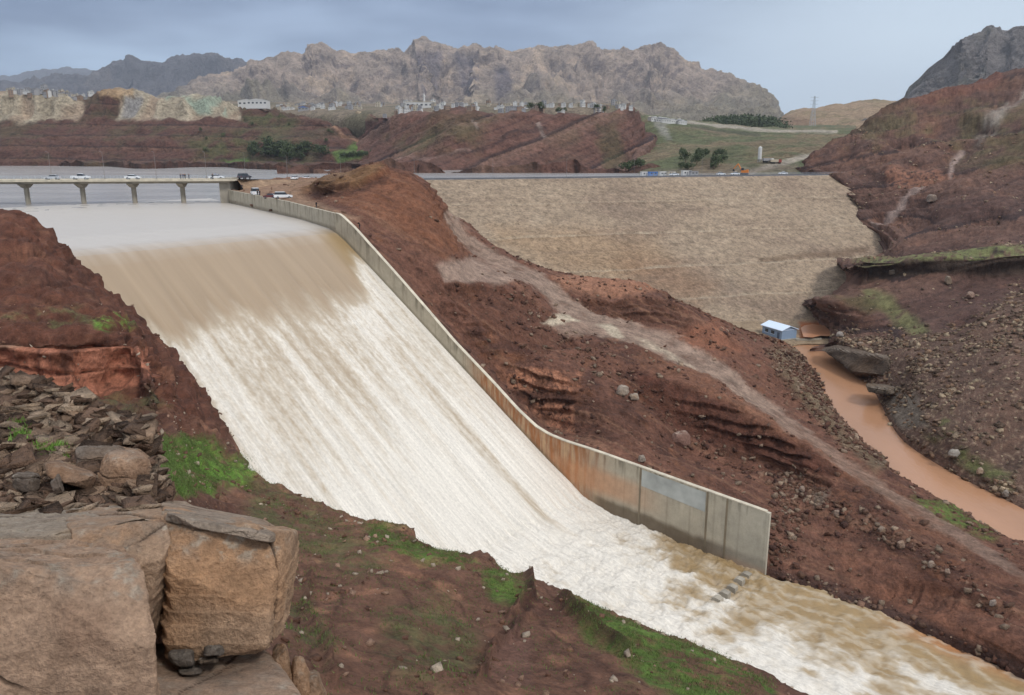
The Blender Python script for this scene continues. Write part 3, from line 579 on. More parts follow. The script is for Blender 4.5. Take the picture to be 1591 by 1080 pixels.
pl = [at(x, y, -60.2) for x, y in ((1244, 511), (1250, 507), (1262, 505), (1275, 507), (1286, 507), (1295, 511), (1300, 517), (1296, 522), (1286, 524), (1276, 523), (1262, 526), (1248, 525))]
tag(mesh_obj('puddle_water', [p+np.array([0, 0, .35]) for p in pl], [tuple(range(12))], water_mat('orange_water', lin(168, 120, 90), .3, 1.5, .3)), kind='structure')

def spill():
    sv = np.concatenate([np.linspace(-118, -3, 190, endpoint=False), np.linspace(-3, 100, 620, endpoint=False), np.linspace(100, 190, 300)])
    uv_ = np.linspace(0, 1, 330)
    S_, U_ = np.meshgrid(sv, uv_, indexing='ij'); s = S_.ravel(); u = U_.ravel()
    # right-hand limit follows the approach wall upstream of the crest
    wdir = (E2-A2); wl = np.linalg.norm(wdir); ss = wdir@DIR; dd = -(wdir@PRP)
    dR = np.where(s < 0, (s/ss)*dd-.3, np.where(s < 98.6, .0, -.0)); dR = np.where(s > 98.6, -5*sm(s, 98.6, 112), dR)
    dL = np.interp(s, [-118, -40, 0, 98, 190], [70, 62, 56, 62, 90])
    d = dR+(dL-dR)*u
    xy = A2[None]+DIR[None]*s[:, None]-PRP[None]*d[:, None]
    z = water_z(s)
    q = np.column_stack([s*.022, d*.40, np.zeros(len(s))]); q2 = np.column_stack([s*.05, d*1.3, np.ones(len(s))*3])
    st1 = perlin(q)+.5*perlin(q*np.array([1, 2.1, 1])+7); st2 = perlin(q2)+.5*perlin(q2*2+3)
    tur = fbm(np.column_stack([s, d, np.zeros(len(s))]), 3.2, 6, .6, seed=90)
    turr = fbm(np.column_stack([s, d, np.zeros(len(s))]), 5.0, 6, .6, seed=91, ridged=True)
    chute = sm(s, 5, 18)*(1-sm(s, 60, 72)); basin = sm(s, 60, 76)
    calm = 1-sm(s, -2, 6)
    frth = fbm(np.column_stack([s, d, s*0]), .9, 4, .65, seed=98, ridged=True); z = z+basin*.22*frth*np.interp(s, [60, 110, 150], [1, .8, .5])
    z = z+chute*(.26*st1+.10*st2+.05*tur)+basin*(.95*tur+.6*(turr-.2)+.35*perlin(np.column_stack([s, d, s*0])*.16))*np.interp(s, [60, 95, 110, 150], [1, 1, .75, .45])
    wedge = sm(s, 60, 76)*(1-sm(s, 84, 98))*sm(14-d, 0, 12); z = z-.3*wedge
    z = z-.55*(1-sm(d, -4, 3))*sm(s, 98.6, 100)
    # toe blocks ripple
    tb = np.exp(-((s-66)/2.2)**2); z = z+tb*.25*np.sin(d*3.6)
    z = z+calm*.05*perlin(np.column_stack([s*.3, d*.3, s*0]))
    # foam cover 0..1
    n1 = fbm(np.column_stack([s*.5, d*1.5, s*0]), 6, 5, .6, seed=92)
    wide = perlin(np.column_stack([s*.02, d*.16, s*0+5]))
    stt = np.interp(d, [0, 3, 6, 12, 30, 44, 56], [6, 8, 14, 17, 18, 17, 19])+3.0*st1+4.5*wide+7*n1
    f = sm(s, stt-2.5, stt+5)
    q3 = np.column_stack([s*.035, d*.8, s*0+2]); st3 = fbm(q3, 1, 5, .6, seed=95)
    spk = fbm(np.column_stack([s*.7, d*1.4, s*0]), 1.0, 4, .7, seed=96)
    f = f*np.clip(.54+.14*sm(10-d, 0, 10)+.42*sm(st1*.6+wide, -.6, .7)+.50*st3+.50*spk*sm(s, 80, 20)-.25*sm(np.abs(d-9-.02*s), 3, 0)*sm(s, 20, 30), .25, 1)
    f = f+sm(s, 26, 66)*.34*sm(f, .2, .5)
    # basin: creamy foam breaking into brown water downstream and along the wall
    fade = np.interp(s, [60, 80, 96, 112, 150, 190], [.0, .10, .40, .56, .70, .82])
    lace = fbm(np.column_stack([s*.45, d, s*0]), 2.4, 5, .62, seed=97, ridged=True)
    side = sm(14-d, 0, 13)*sm(s, 72, 84)*.38
    mid = np.exp(-((d-26)/9.)**2)*sm(s, 98, 108)*.5
    band = np.exp(-((d-7-.10*(s-100))/2.0)**2)*sm(s, 112, 122)*.30
    thr = fade+side-mid-band
    nf = .5+.55*fbm(np.column_stack([s*.6, d, s*0]), 4.5, 6, .68, seed=93)+.25*(turr-.3)
    fb = sm(nf, thr-.16, thr+.34)
    fb = fb*(.72+.28*sm(lace, -.2, .5))+.42*sm(lace, .35, .75)*sm(s, 84, 100)*(1-fb)
    f = f*(1-basin)+basin*fb
    f = f-basin*.30*sm(-frth, -.15, .45)*sm(s, 74, 90)
    f = np.clip(f, 0, 1)
    tanw = np.array(lin(152, 132, 108)); brown = np.array(lin(148, 124, 88)); orange = np.array(lin(172, 118, 78)); pale = np.array(lin(182, 174, 164)); white = np.array(lin(238, 232, 222)); cream = np.array(lin(222, 208, 186))
    c = np.tile(tanw, (len(s), 1)); c = c*(1+.10*st1[:, None]+.05*st2[:, None])
    c = mixc(c, 1-sm(s, -9+2*st1, 4+3*st1), pale); edge = sm(7-d, 0, 6)*sm(s, -4, 2)*(1-sm(s, 10, 30)); c = mixc(c, edge*.5, np.array(lin(150, 124, 76)))
    c = mixc(c, sm(s, 70, 90), brown); c = mixc(c, sm(s, 112, 126)*sm(5-d, 0, 5), orange)
    c = mixc(c, np.clip(f*1.5, 0, 1)*.8, cream*.72); c = mixc(c, sm(f, .42, 1.1), white*.84*np.array([1.0, .985, .955]))
    P = np.column_stack([xy, z])
    F = gridfaces(len(sv), len(uv_))
    m, t, b = new_mat('spillway_water'); NN = t.nodes.new; LL = t.links.new
    vc = NN('ShaderNodeVertexColor'); vc.layer_name = 'col'
    fl = NN('ShaderNodeAttribute'); fl.attribute_name = 'flow'
    mpn = NN('ShaderNodeMapping'); LL(fl.outputs['Vector'], mpn.inputs[0]); mpn.inputs['Scale'].default_value = (.10, 1.9, 1)
    n = NN('ShaderNodeTexNoise'); n.inputs['Scale'].default_value = 1; n.inputs['Detail'].default_value = 8; n.inputs['Roughness'].default_value = .7; LL(mpn.outputs[0], n.inputs[0])
    mpn2 = NN('ShaderNodeMapping'); LL(fl.outputs['Vector'], mpn2.inputs[0]); mpn2.inputs['Scale'].default_value = (2.2, 3.6, 1)
    n2 = NN('ShaderNodeTexNoise'); n2.inputs['Scale'].default_value = 1; n2.inputs['Detail'].default_value = 6; n2.inputs['Roughness'].default_value = .75; LL(mpn2.outputs[0], n2.inputs[0])
    ad = NN('ShaderNodeMath'); ad.operation = 'ADD'; LL(n.outputs[0], ad.inputs[0]); LL(n2.outputs[0], ad.inputs[1])
    sf = NN('ShaderNodeSeparateXYZ'); LL(fl.outputs['Vector'], sf.inputs[0])      # z of flow: activity
    m1 = NN('ShaderNodeMapRange'); LL(ad.outputs[0], m1.inputs[0]); m1.inputs[1].default_value = .72; m1.inputs[2].default_value = 1.22; m1.inputs[3].default_value = .70; m1.inputs[4].default_value = 1.14
    mxx = NN('ShaderNodeMix'); mxx.data_type = 'FLOAT'; LL(sf.outputs[2], mxx.inputs[0]); mxx.inputs[2].default_value = 1.0; LL(m1.outputs[0], mxx.inputs[3])
    sc = NN('ShaderNodeVectorMath'); sc.operation = 'SCALE'; LL(vc.outputs[0], sc.inputs[0]); LL(mxx.outputs[0], sc.inputs['Scale']); LL(sc.outputs[0], b.inputs['Base Color'])
    rr = NN('ShaderNodeMapRange'); LL(sf.outputs[2], rr.inputs[0]); rr.inputs[3].default_value = .34; rr.inputs[4].default_value = .75; LL(rr.outputs[0], b.inputs['Roughness'])
    b.inputs['IOR'].default_value = 1.33
    bp = NN('ShaderNodeBump'); bp.inputs['Distance'].default_value = .35
    bs = NN('ShaderNodeMapRange'); LL(sf.outputs[2], bs.inputs[0]); bs.inputs[3].default_value = .10; bs.inputs[4].default_value = .42; LL(bs.outputs[0], bp.inputs['Strength'])
    LL(ad.outputs[0], bp.inputs['Height']); LL(bp.outputs[0], b.inputs['Normal'])
    act = np.clip(np.maximum(f, basin*.45), 0, 1)
    o = mesh_obj('spillway_water', P, F[:, ::-1].copy(), m, smooth=True, colors=c, uv=np.column_stack([s, d, act]))
    tag(o, kind='structure')
spill()

# ------------------------------------------------------------------ CONCRETE WALLS
def wall_strip(name, path, top, bot, th, nz, colf, parent=None):
    """path: (n,2) inner face line; thickness to the ridge side"""
    n = len(path); tg = np.gradient(path, axis=0); tg /= np.linalg.norm(tg, axis=1)[:, None]; nr = np.column_stack([-tg[:, 1], tg[:, 0]]); 
    if nr[n//2]@np.array([.5, .8]) < 0: nr = -nr
    prof = [(0, k/(nz-1)) for k in range(nz)]+[(.0, 1.0), (th, 1.0), (th, 0)]
    V = []; 
    for o_, f in prof:
        z = bot+(top-bot)*f
        V.append(np.column_stack([path+nr*o_, z]))
    V = np.array(V); a, b = V.shape[:2]; P = V.reshape(-1, 3)
    S_ = np.tile(np.concatenate([[0], np.cumsum(np.linalg.norm(np.diff(path, axis=0), axis=1))]), a)
    hgt = np.repeat(np.array([f for _, f in prof]), b); ist = np.repeat(np.array([o_ > 0 for o_, _ in prof]), b)
    c = colf(P, S_, hgt, ist, np.tile(top, a), np.tile(bot, a)); F = [tuple(f) for f in gridfaces(a, b)[:, ::-1]]
    F += [tuple(k*b for k in range(a)), tuple(k*b+b-1 for k in range(a-1, -1, -1))]
    return mesh_obj(name, P, F, M_conc, parent, colors=c)
def conc_col(rust):
    def f(P, s, h, ist, top, bot):
        q = np.column_stack([s, P[:, 2]*.12, s*0]); st = fbm(q, .9, 5, .6, seed=100); bl = fbm(P, 4, 4, seed=101); dep = top-P[:, 2]
        c = np.tile(np.array(lin(176, 166, 146)), (len(P), 1))
        c = mixc(c, sm(bl, -.1, .4)*.35, np.array(lin(150, 142, 126)))
        streak = sm(st, .02, .30)*np.exp(-dep/2.6); c = mixc(c, streak*.7, np.array(lin(92, 84, 68)))
        jn = 1-sm(np.abs((s/4.0) % 1-.5)*4.0, .0, .22); c = mixc(c, jn*.35, np.array(lin(110, 100, 84)))
        if rust:
            S2 = s
            ra = sm(S2, 36, 44)*(1-sm(S2, 62, 74)); c = mixc(c, ra*(.55+.5*sm(st, -.2, .3)), np.array(lin(156, 104, 66)))
            c = mixc(c, ra*sm(-st, .0, .25)*.55, np.array(lin(196, 160, 118)))
            r2 = sm(S2, 56, 62)*(1-sm(S2, 72, 84))*sm(dep, 2, 4)*(1-sm(dep, 6, 8)); c = mixc(c, r2*.55, np.array(lin(192, 136, 96)))
            wet = sm(S2, 66, 70)*sm(dep, 7.2+1.0*bl, 8.2+1.0*bl)*(1-.4*sm(S2, 88, 96)); c = mixc(c, wet*.8, np.array(lin(92, 76, 58)))
            w2 = (1-sm(S2, 60, 66))*sm(-(top-bot-dep)+1.5+water_off(S2, bot), -.3, .5); c = mixc(c, np.clip(w2, 0, 1)*.55, np.array(lin(104, 96, 78)))
            lw = sm(S2, 88, 97)*sm(dep, 8.3, 9.5)*(1-sm(dep, 9.9, 10.5)); c = mixc(c, lw*.5, np.array(lin(170, 118, 84)))
            pn = sm(S2, 86, 98); c = mixc(c, pn*.4, np.array(lin(168, 166, 154)))
        else:
            wet = sm(dep, 2.6+.3*bl, 3.3+.3*bl); c = mixc(c, wet*.55, np.array(lin(112, 100, 82)))
        c = mixc(c, ist*.5, np.array(lin(196, 188, 170)))
        return c*(1+.15*fbm(P, .8, 4, seed=102)[:, None])
    return f
def water_off(s, bot): return water_z(s)+.7-(bot+1.5)
wallroot = empty('spillway_wall', (A2[0], A2[1], -16.8))
tag(wallroot, 'long concrete training wall running down beside the white spillway water', 'wall')
bpy.context.view_layer.update()
ss = np.linspace(0, 98.5, 620); path = A2[None]+DIR[None]*ss[:, None]
def reparent(o, p):
    o.parent = p; o.matrix_parent_inverse = p.matrix_world.inverted()
bpy.context.view_layer.update()
w1 = wall_strip('chute_wall', path, wall_z(ss), np.maximum(water_z(ss)-2.5, -64), .55, 36, conc_col(True)); reparent(w1, wallroot)
ts = np.linspace(1, 0, 260); path2 = A2[None]+(E2-A2)[None]*ts[:, None]
w2 = wall_strip('approach_wall', path2, np.interp(ts, [0, .35, .9, 1], [-12.7, -11.9, -11.6, -11.5]), np.full(260, -18.), .55, 24, conc_col(False)); reparent(w2, wallroot)
# paler repaired panel set in the basin wall
def wallpt(s, z, off): p = A2+DIR*s-PRP*off; return (p[0], p[1], z)
pm = [wallpt(77.2, wall_z(77.2)-.25, .03), wallpt(88.5, wall_z(88.5)-.25, .03), wallpt(88.5, wall_z(88.5)-3.4, .03), wallpt(77.2, wall_z(77.2)-3.0, .03)]
V = [np.array(p)-0 for p in pm]+[np.array(p)+np.append(PRP*.06, 0) for p in pm]
pan = mesh_obj('repair_panel', V, [(0, 1, 2, 3), (7, 6, 5, 4), (0, 4, 5, 1), (1, 5, 6, 2), (2, 6, 7, 3), (3, 7, 4, 0)], simple('grey_panel', lin(166, 168, 162), .85, var=.22, scale=.45, bump=.3)); reparent(pan, wallroot); pan['label'] = 'pale blue-grey repaired concrete panel'
# wall ribs (construction joints)
rbm = MB()
for s in (77, 88.8, 92): 
    p = A2+DIR*s-PRP*.03; zt = float(wall_z(s)); rbm.box((p[0], p[1], (zt-61)/2), (.28, .12, zt+61), rz=math.atan2(DIR[1], DIR[0]))
rb_ = rbm.build('joint_strip', simple('joint_stain', lin(120, 108, 88), .85, var=.25, scale=.5)); reparent(rb_, wallroot)
# coping along the top
cpv = []; 
cm = MB()
for s0 in np.arange(0, 98, 4.9):
    s1 = s0+4.86; a_, b_ = A2+DIR*s0, A2+DIR*min(s1, 98.6)
    za, zb = float(wall_z(s0)), float(wall_z(min(s1, 98.6)))
    # follow kinks with short pieces
    n_ = 4
    for k in range(n_):
        f0, f1 = k/n_, (k+1)/n_; p0 = a_+(b_-a_)*f0; p1 = a_+(b_-a_)*f1; z0 = float(wall_z(s0+(min(s1, 98.6)-s0)*f0)); z1 = float(wall_z(s0+(min(s1, 98.6)-s0)*f1))
        V = [np.append(p0-PRP*.06, z0+.003), np.append(p1-PRP*.06, z1+.003), np.append(p1+PRP*.62, z1+.003), np.append(p0+PRP*.62, z0+.003)]
        V += [v+np.array([0, 0, .16]) for v in V]
        cm.add(V, [(0, 3, 2, 1), (4, 5, 6, 7), (0, 1, 5, 4), (1, 2, 6, 5), (2, 3, 7, 6), (3, 0, 4, 7)])
M_concl = simple('concrete_light', lin(190, 180, 160), .8, var=.2, scale=.6, bump=.2)
M_concg = simple('concrete_grey', lin(150, 142, 128), .85, var=.2, scale=.5, bump=.3)
cop = cm.build('coping', M_concl); reparent(cop, wallroot)
# abutment block at the bridge
ab = MB(); ang = math.atan2((E2-A2)[1], (E2-A2)[0])
ab.box((E2[0]+.7, E2[1]+1.0, -13.4), (3.4, 7, 10.2)); ab.box((E2[0]+.7, E2[1]+1.0, -8.2), (3.9, 7.4, .5))
o = ab.build('bridge_abutment', M_concg); tag(o, 'tall concrete abutment block where the bridge meets the approach wall', 'abutment')
# baffle blocks at the basin end sill
for k, dd_ in enumerate([2.6, 4.8, 7.0, 9.2, 11.4]):
    mbk = MB(); c0 = sd(96.5, dd_, 0); an = math.atan2(DIR[1], DIR[0]); ca, sa = math.cos(an), math.sin(an)
    pts = [(-1.2, -61.9), (1.1, -61.9), (1.0, -58.95), (.2, -58.85), (-.2, -59.0)]
    V = []
    for w in (-.5, .5):
        for x, z in pts: V.append((c0[0]+x*ca-w*sa, c0[1]+x*sa+w*ca, z+.12*math.sin(k*2.)))
    n5 = 5; F = [(i, (i+1) % n5, n5+(i+1) % n5, n5+i) for i in range(n5)]+[tuple(range(4, -1, -1)), tuple(range(5, 10))]
    mbk.add(V, F); o = mbk.build('baffle_block', M_concg)
    tag(o, ['block nearest the wall', 'second block from the wall', 'middle block', 'fourth block from the wall', 'block farthest from the wall'][k]+' in the row of concrete teeth in the foaming basin', 'baffle block', 'concrete baffle blocks at the end of the basin')

# ------------------------------------------------------------------ BRIDGE
BZ = -8.35
BR = np.array([-88.0, 252.0]); BL = np.array([-230.0, 234.0]); bdir = (BL-BR)/np.linalg.norm(BL-BR); bn = np.array([-bdir[1], bdir[0]]); bn = bn if bn[1] < 0 else -bn   # bn towards camera
BLEN = np.linalg.norm(BL-BR)
def bp(t, k, z): p = BR+bdir*t+bn*k; return (p[0], p[1], z)
bridge = empty('road_bridge', bp(0, 0, BZ)); tag(bridge, 'low concrete road bridge on slim piers crossing the reservoir inlet', 'bridge')
bpy.context.view_layer.update()
ban = math.atan2(bdir[1], bdir[0])
def bbox(mb, t0, t1, k0, k1, z0, z1, m=0):
    V = [bp(t0, k0, z0), bp(t1, k0, z0), bp(t1, k1, z0), bp(t0, k1, z0), bp(t0, k0, z1), bp(t1, k0, z1), bp(t1, k1, z1), bp(t0, k1, z1)]
    mb.add(V, [(0, 3, 2, 1), (4, 5, 6, 7), (0, 1, 5, 4), (1, 2, 6, 5), (2, 3, 7, 6), (3, 0, 4, 7)], m)
mb = MB(); bbox(mb, -3, BLEN, -4.5, 4.5, BZ-.45, BZ); bbox(mb, -2.9, BLEN, 4.1, 4.62, BZ-.5, BZ+.18); bbox(mb, -2.9, BLEN, -4.62, -4.1, BZ-.5, BZ+.18)
o = mb.build('deck', M_concl); reparent(o, bridge)
mb = MB()
for k in (-3.2, -1.1, 1.1, 3.2): bbox(mb, -1, BLEN, k-.22, k+.22, BZ-1.15, BZ-.451)
o = mb.build('girder', M_concg); reparent(o, bridge)
M_rail = simple('rail_paint', lin(170, 176, 182), .5, .3)
for side in (4.36, -4.36):
    mb = MB()
    t = 0.
    while t < BLEN: mb.box(bp(t, side, BZ+.62), (.07, .07, .9), rz=ban); t += 2.0
    for z in (.45, .78, 1.08): bbox(mb, -2, BLEN, side-.035, side+.035, BZ+z-.03, BZ+z+.03)
    o = mb.build('railing', M_rail); reparent(o, bridge)
for pxp in (284, 208, 128, 42, -46):
    tt = min(np.linspace(0, BLEN, 800), key=lambda t: abs(float(proj(np.array(bp(t, 0, -12)))[0])-pxp))
    mb = MB()
    mb.tube(bp(tt, 0, -19), bp(tt, 0, BZ-1.9), .72, .72, 18)
    pr = mb.build('pier', M_concg, smooth=False); reparent(pr, bridge)
    mb = MB(); V = [bp(tt-.75, -.9, BZ-2.4), bp(tt+.75, -.9, BZ-2.4), bp(tt+.75, .9, BZ-2.4), bp(tt-.75, .9, BZ-2.4)]
    V += [bp(tt-.85, -3.9, BZ-1.16), bp(tt+.85, -3.9, BZ-1.16), bp(tt+.85, 3.9, BZ-1.16), bp(tt-.85, 3.9, BZ-1.16)]
    mb.add(V, [(0, 3, 2, 1), (4, 5, 6, 7), (0, 1, 5, 4), (1, 2, 6, 5), (2, 3, 7, 6), (3, 0, 4, 7)])
    o = mb.build('pier_cap', M_concg); bpy.context.view_layer.update(); reparent(o, bridge)

# approach embankment + road between bridge end and the dam crest
CE = CRL[:2]-cd*58
def emb_col(P, n, px, py):
    b = fbm(P, 4, 4, seed=110); c = np.tile(np.array(lin(154, 128, 104)), (len(P), 1)); 
    return c*(1+.25*b[:, None])
def embpt(t, k, z):
    p0 = BR+np.array([1.5, 0.]); p1 = CRL[:2]-cn*5; d_ = p1-p0; l = np.linalg.norm(d_); d_ = d_/l; n_ = np.array([d_[1], -d_[0]]); p = p0+d_*l*t+n_*k; return ('w', p[0], p[1], z)
rowsE = []
for k, dz in ((-16, -7.), (-6, -.6), (-5, 0), (5, 0), (6, -.4), (14, -3.6), (22, -7)):
    rowsE.append([embpt(t, k*(.3 if t == 0 else 1), float(np.interp(t, [0, .3, 1], [BZ-.03, -9.6, -11.45]))+dz) for t in (0, .2, .4, .6, .8, 1.08)])
loft('road_embankment', rowsE, [6, 2, 4, 2, 8, 8], [20]*5, lambda P, n, px, py: .25*fbm(P, 3, 4, seed=111)*sm(np.abs(px*0+1), 0, 1)*(P[:, 2] < -9.9), emb_col, M_ground, flip=True)
# asphalt on embankment and crest
M_asph = simple('asphalt', lin(104, 104, 106), .9, var=.15, scale=.3)
mb = MB()
prev = None
pp = [np.array(embpt(t, 0, float(np.interp(t, [0, .3, 1], [BZ-.03, -9.6, -11.45]))+.06)[1:]) for t in np.linspace(0, 1, 16)]
for a_, b_ in zip(pp[:-1], pp[1:]):
    d_ = (b_-a_)[:2]; d_ /= np.linalg.norm(d_); n_ = np.array([d_[1], -d_[0], 0])*3.6
    mb.add([a_-n_, a_+n_, b_+n_, b_-n_], [(0, 1, 2, 3)])
def cpt(t, k, z): p = CRR[:2]+cd*t+cn*k; return np.array([p[0], p[1], z])
mb.add([cpt(-CLEN, -8.4, -11.44), cpt(-CLEN, -1.6, -11.44), cpt(20, -1.6, -11.44), cpt(20, -8.4, -11.44)], [(0, 1, 2, 3)])
tag(mb.build('crest_road', M_asph), kind='structure')
# crest fence: kerb, posts and rails
fr = empty('crest_fence', cpt(-CLEN/2, -.9, -11.5)); tag(fr, 'long pale metal guard fence along the top edge of the dam', 'fence'); bpy.context.view_layer.update()
mb = MB()
mb.box(cpt(-CLEN, -.9, -10.85), (.12, .12, 1.3), rz=math.atan2(cd[1], cd[0]))
fpo = mb.build('fence_post', M_rail); reparent(fpo, fr)
npst = 92
for k in range(1, npst):
    o = fpo.copy(); col.objects.link(o); o.parent = fr; o.location = tuple(np.array(fpo.location)+np.append(cd*k*(CLEN+6)/npst, 0))
mb = MB()
def cbox(mb, t0, t1, k0, k1, z0, z1):
    V = [cpt(t0, k0, z0), cpt(t1, k0, z0), cpt(t1, k1, z0), cpt(t0, k1, z0), cpt(t0, k0, z1), cpt(t1, k0, z1), cpt(t1, k1, z1), cpt(t0, k1, z1)]
    mb.add(V, [(0, 3, 2, 1), (4, 5, 6, 7), (0, 1, 5, 4), (1, 2, 6, 5), (2, 3, 7, 6), (3, 0, 4, 7)])
for z in (-11.0, -10.7, -10.35): cbox(mb, -CLEN, 6, -.93, -.86, z-.04, z+.04)
o = mb.build('fence_rail', M_rail); reparent(o, fr)
mb = MB(); cbox(mb, -CLEN-8, 14, -.7, .2, -11.9, -11.22)
o = mb.build('kerb', simple('kerb_dark', lin(96, 98, 104), .9, var=.2, scale=.2)); reparent(o, fr)
# ================================================================== FAR SHORE, TOWN, MOUNTAINS
def far_disp(amp, sc, seed, zs=.5):
    def f(P, n, px, py):
        w = P+sc*.35*np.stack([fbm(P, sc, 3, seed=seed+k) for k in (1, 2, 3)], 1)
        return amp*(fbm(w*np.array([1, 1, zs]), sc, 6, .55, seed=seed, ridged=True)-.25)
    return f
FLX = [-260, 20, 75, 125, 158, 205, 250, 300, 340, 368, 430, 505, 560, 605, 650]
FT = [140, 140, 143, 151, 138, 139, 147, 144, 151, 161, 167, 184, 208, 228, 250]
def flrow(ys, z=None, Y=None): return [(x, y, (z if z is not None else Y+(0 if x < 400 else (400-x)*.6))) for x, y in zip(FLX, ys)]
FL = [down(flrow([258]*15, z=-15.6), -6), flrow([258, 258, 258, 259, 259, 262, 262, 260, 260, 262, 264, 264, 264, 266, 269], z=-15.6), flrow([240]*11+[246, 252, 259, 267], Y=905), flrow([214]*11+[222, 235, 250, 264], Y=950),
      flrow([198]*11+[208, 226, 242, 259], Y=1000), flrow([180, 180, 182, 184, 180, 178, 178, 178, 182, 184, 186, 195, 215, 234, 255], Y=1045), flrow(FT, Y=1075), flrow([t+1 for t in FT], Y=1180), flrow([t+6 for t in FT], Y=1400)]
def fl_disp(P, n, px, py):
    d = far_disp(7, 45, 120)(P, n, px, py)
    uf = (P[:, 2]*.075+.0006*P[:, 0]+.5*fbm(P, 120, 4, seed=124)) % 1; led = 6*(sm(uf, 0, .15)-uf)*sm(py, 176, 190)+2
    fl = np.abs(np.sin(P[:, 0]*.12+2.5*fbm(P, 60, 2, seed=125)))*7*sm(182-py, 0, 12)*sm(py, 140, 150)
    return d+led+fl
def fl_col(P, n, px, py):
    a = fbm(P, 90, 5, seed=126); b = fbm(P, 25, 5, seed=127); c_ = fbm(P, 7, 4, seed=128); jx = a*40+b*20; jy = a*8+b*6
    c = np.tile(np.array(lin(98, 68, 58)), (len(P), 1)); uf = (P[:, 2]*.075+.0006*P[:, 0]+.5*fbm(P, 120, 4, seed=124)) % 1; c = mixc(c, (1-sm(uf, .03, .2))*.75, np.array(lin(58, 46, 42))); c = mixc(c, sm(uf, .55, .95)*.35, np.array(lin(130, 100, 82))); c = mixc(c, sm(a+b, .0, .5)*.6, np.array(lin(88, 80, 58)))
    heap = sm(182+jy-py, -2, 3); base = np.array(lin(186, 172, 148))
    hl = heap*np.clip(np.maximum(inpoly(px, py, [(-300, 100), (132, 100), (120, 186), (-300, 186)], 4), inpoly(px, py, [(185, 100), (370, 100), (372, 190), (178, 180)], 4)), 0, 1)
    fl = np.sin(P[:, 0]*.12+2.5*fbm(P, 60, 2, seed=125))
    c = mixc(c, hl*.9, base*(1+.2*fl[:, None])); c = mixc(c, hl*sm(fl, .3, .8)*.5, np.array(lin(150, 120, 100)))
    tarp = np.maximum(inpoly(px+b*6, py, [(255, 142), (275, 142), (280, 166), (256, 166)], 3), inpoly(px+b*6, py, [(282, 144), (345, 146), (352, 178), (318, 174), (300, 168)], 4)); c = mixc(c, tarp*.8*sm(fl, -.8, 0), np.array(lin(146, 164, 146)))
    bl = inpoly(px, py, [(188, 145), (240, 145), (240, 178), (185, 176)], 5)*sm(-fl, -.2, .5); c = mixc(c, bl*.6, np.array(lin(158, 158, 162)))
    top = inpoly(px, py, [(150, 134), (208, 134), (206, 146), (150, 146)], 3); c = mixc(c, top*.8, np.array(lin(180, 150, 114)))
    g = np.maximum(inpoly(px+jx, py+jy, [(270, 205), (420, 195), (500, 225), (480, 250), (330, 250)], 14), inpoly(px+jx, py, [(370, 165), (430, 165), (470, 185), (440, 200), (380, 190)], 10)); c = mixc(c, g*.6*sm(b, -.4, .1), np.array(lin(84, 92, 54)))
    gg = np.maximum(inpoly(px+jx*.4, py+jy, [(310, 246), (385, 238), (390, 252), (320, 255)], 3), inpoly(px+jx*.4, py+jy, [(515, 228), (560, 215), (595, 222), (560, 242), (518, 242)], 3)); c = mixc(c, gg*.9, np.array(lin(96, 118, 62)))
    pth = online(px, py+jy*.3, [(508, 190), (535, 203), (560, 214), (598, 226)], 2, 1.5); c = mixc(c, pth*.7, np.array(lin(168, 130, 104)))
    return c*(1+.3*c_[:, None])*(1+.15*b[:, None])
fl_o, flP = loft('far_shore_left', FL, [4, 24, 30, 26, 26, 40, 14, 6], [30, 24, 22, 22, 26, 26, 26, 26, 22, 26, 36, 30, 26, 20], fl_disp, fl_col, M_far, flip=True)
FCX = [430, 520, 600, 690, 722, 800, 860, 930, 985, 1003, 1022, 1042, 1062]
FCT = [178, 172, 168, 160, 156, 162, 162, 157, 158, 172, 198, 238, 262]
def fcrow(f, Y, ys=None):
    return [(x, (ys[i] if ys else 268+(FCT[i]-268)*f), Y+(520 if x < 500 else 330 if x < 560 else 90 if x < 620 else 0)*min(1., f*1.6)) for i, x in enumerate(FCX)]
FC = [down([(x, 269, -15.6) for x in FCX], -6), [(x, 269, -15.6) for x in FCX], fcrow(.3, 705), fcrow(.6, 745), fcrow(.85, 785), fcrow(1., 820), [(x, t+2, 930+(520 if x < 500 else 330 if x < 560 else 90 if x < 620 else 0)) for x, t in zip(FCX, FCT)], [(x, t+10, 1500) for x, t in zip(FCX, FCT)]]
def uv_tilt(P): return P[:, 2]-.42*P[:, 0]+6*fbm(P, 120, 3, seed=130)
def fc_disp(P, n, px, py):
    u = uv_tilt(P); return far_disp(7, 55, 131)(P, n, px, py)+9*(sm((u*.022) % 1, 0, .2)-(u*.022) % 1)+4*(sm((u*.075) % 1, 0, .2)-(u*.075) % 1)+3
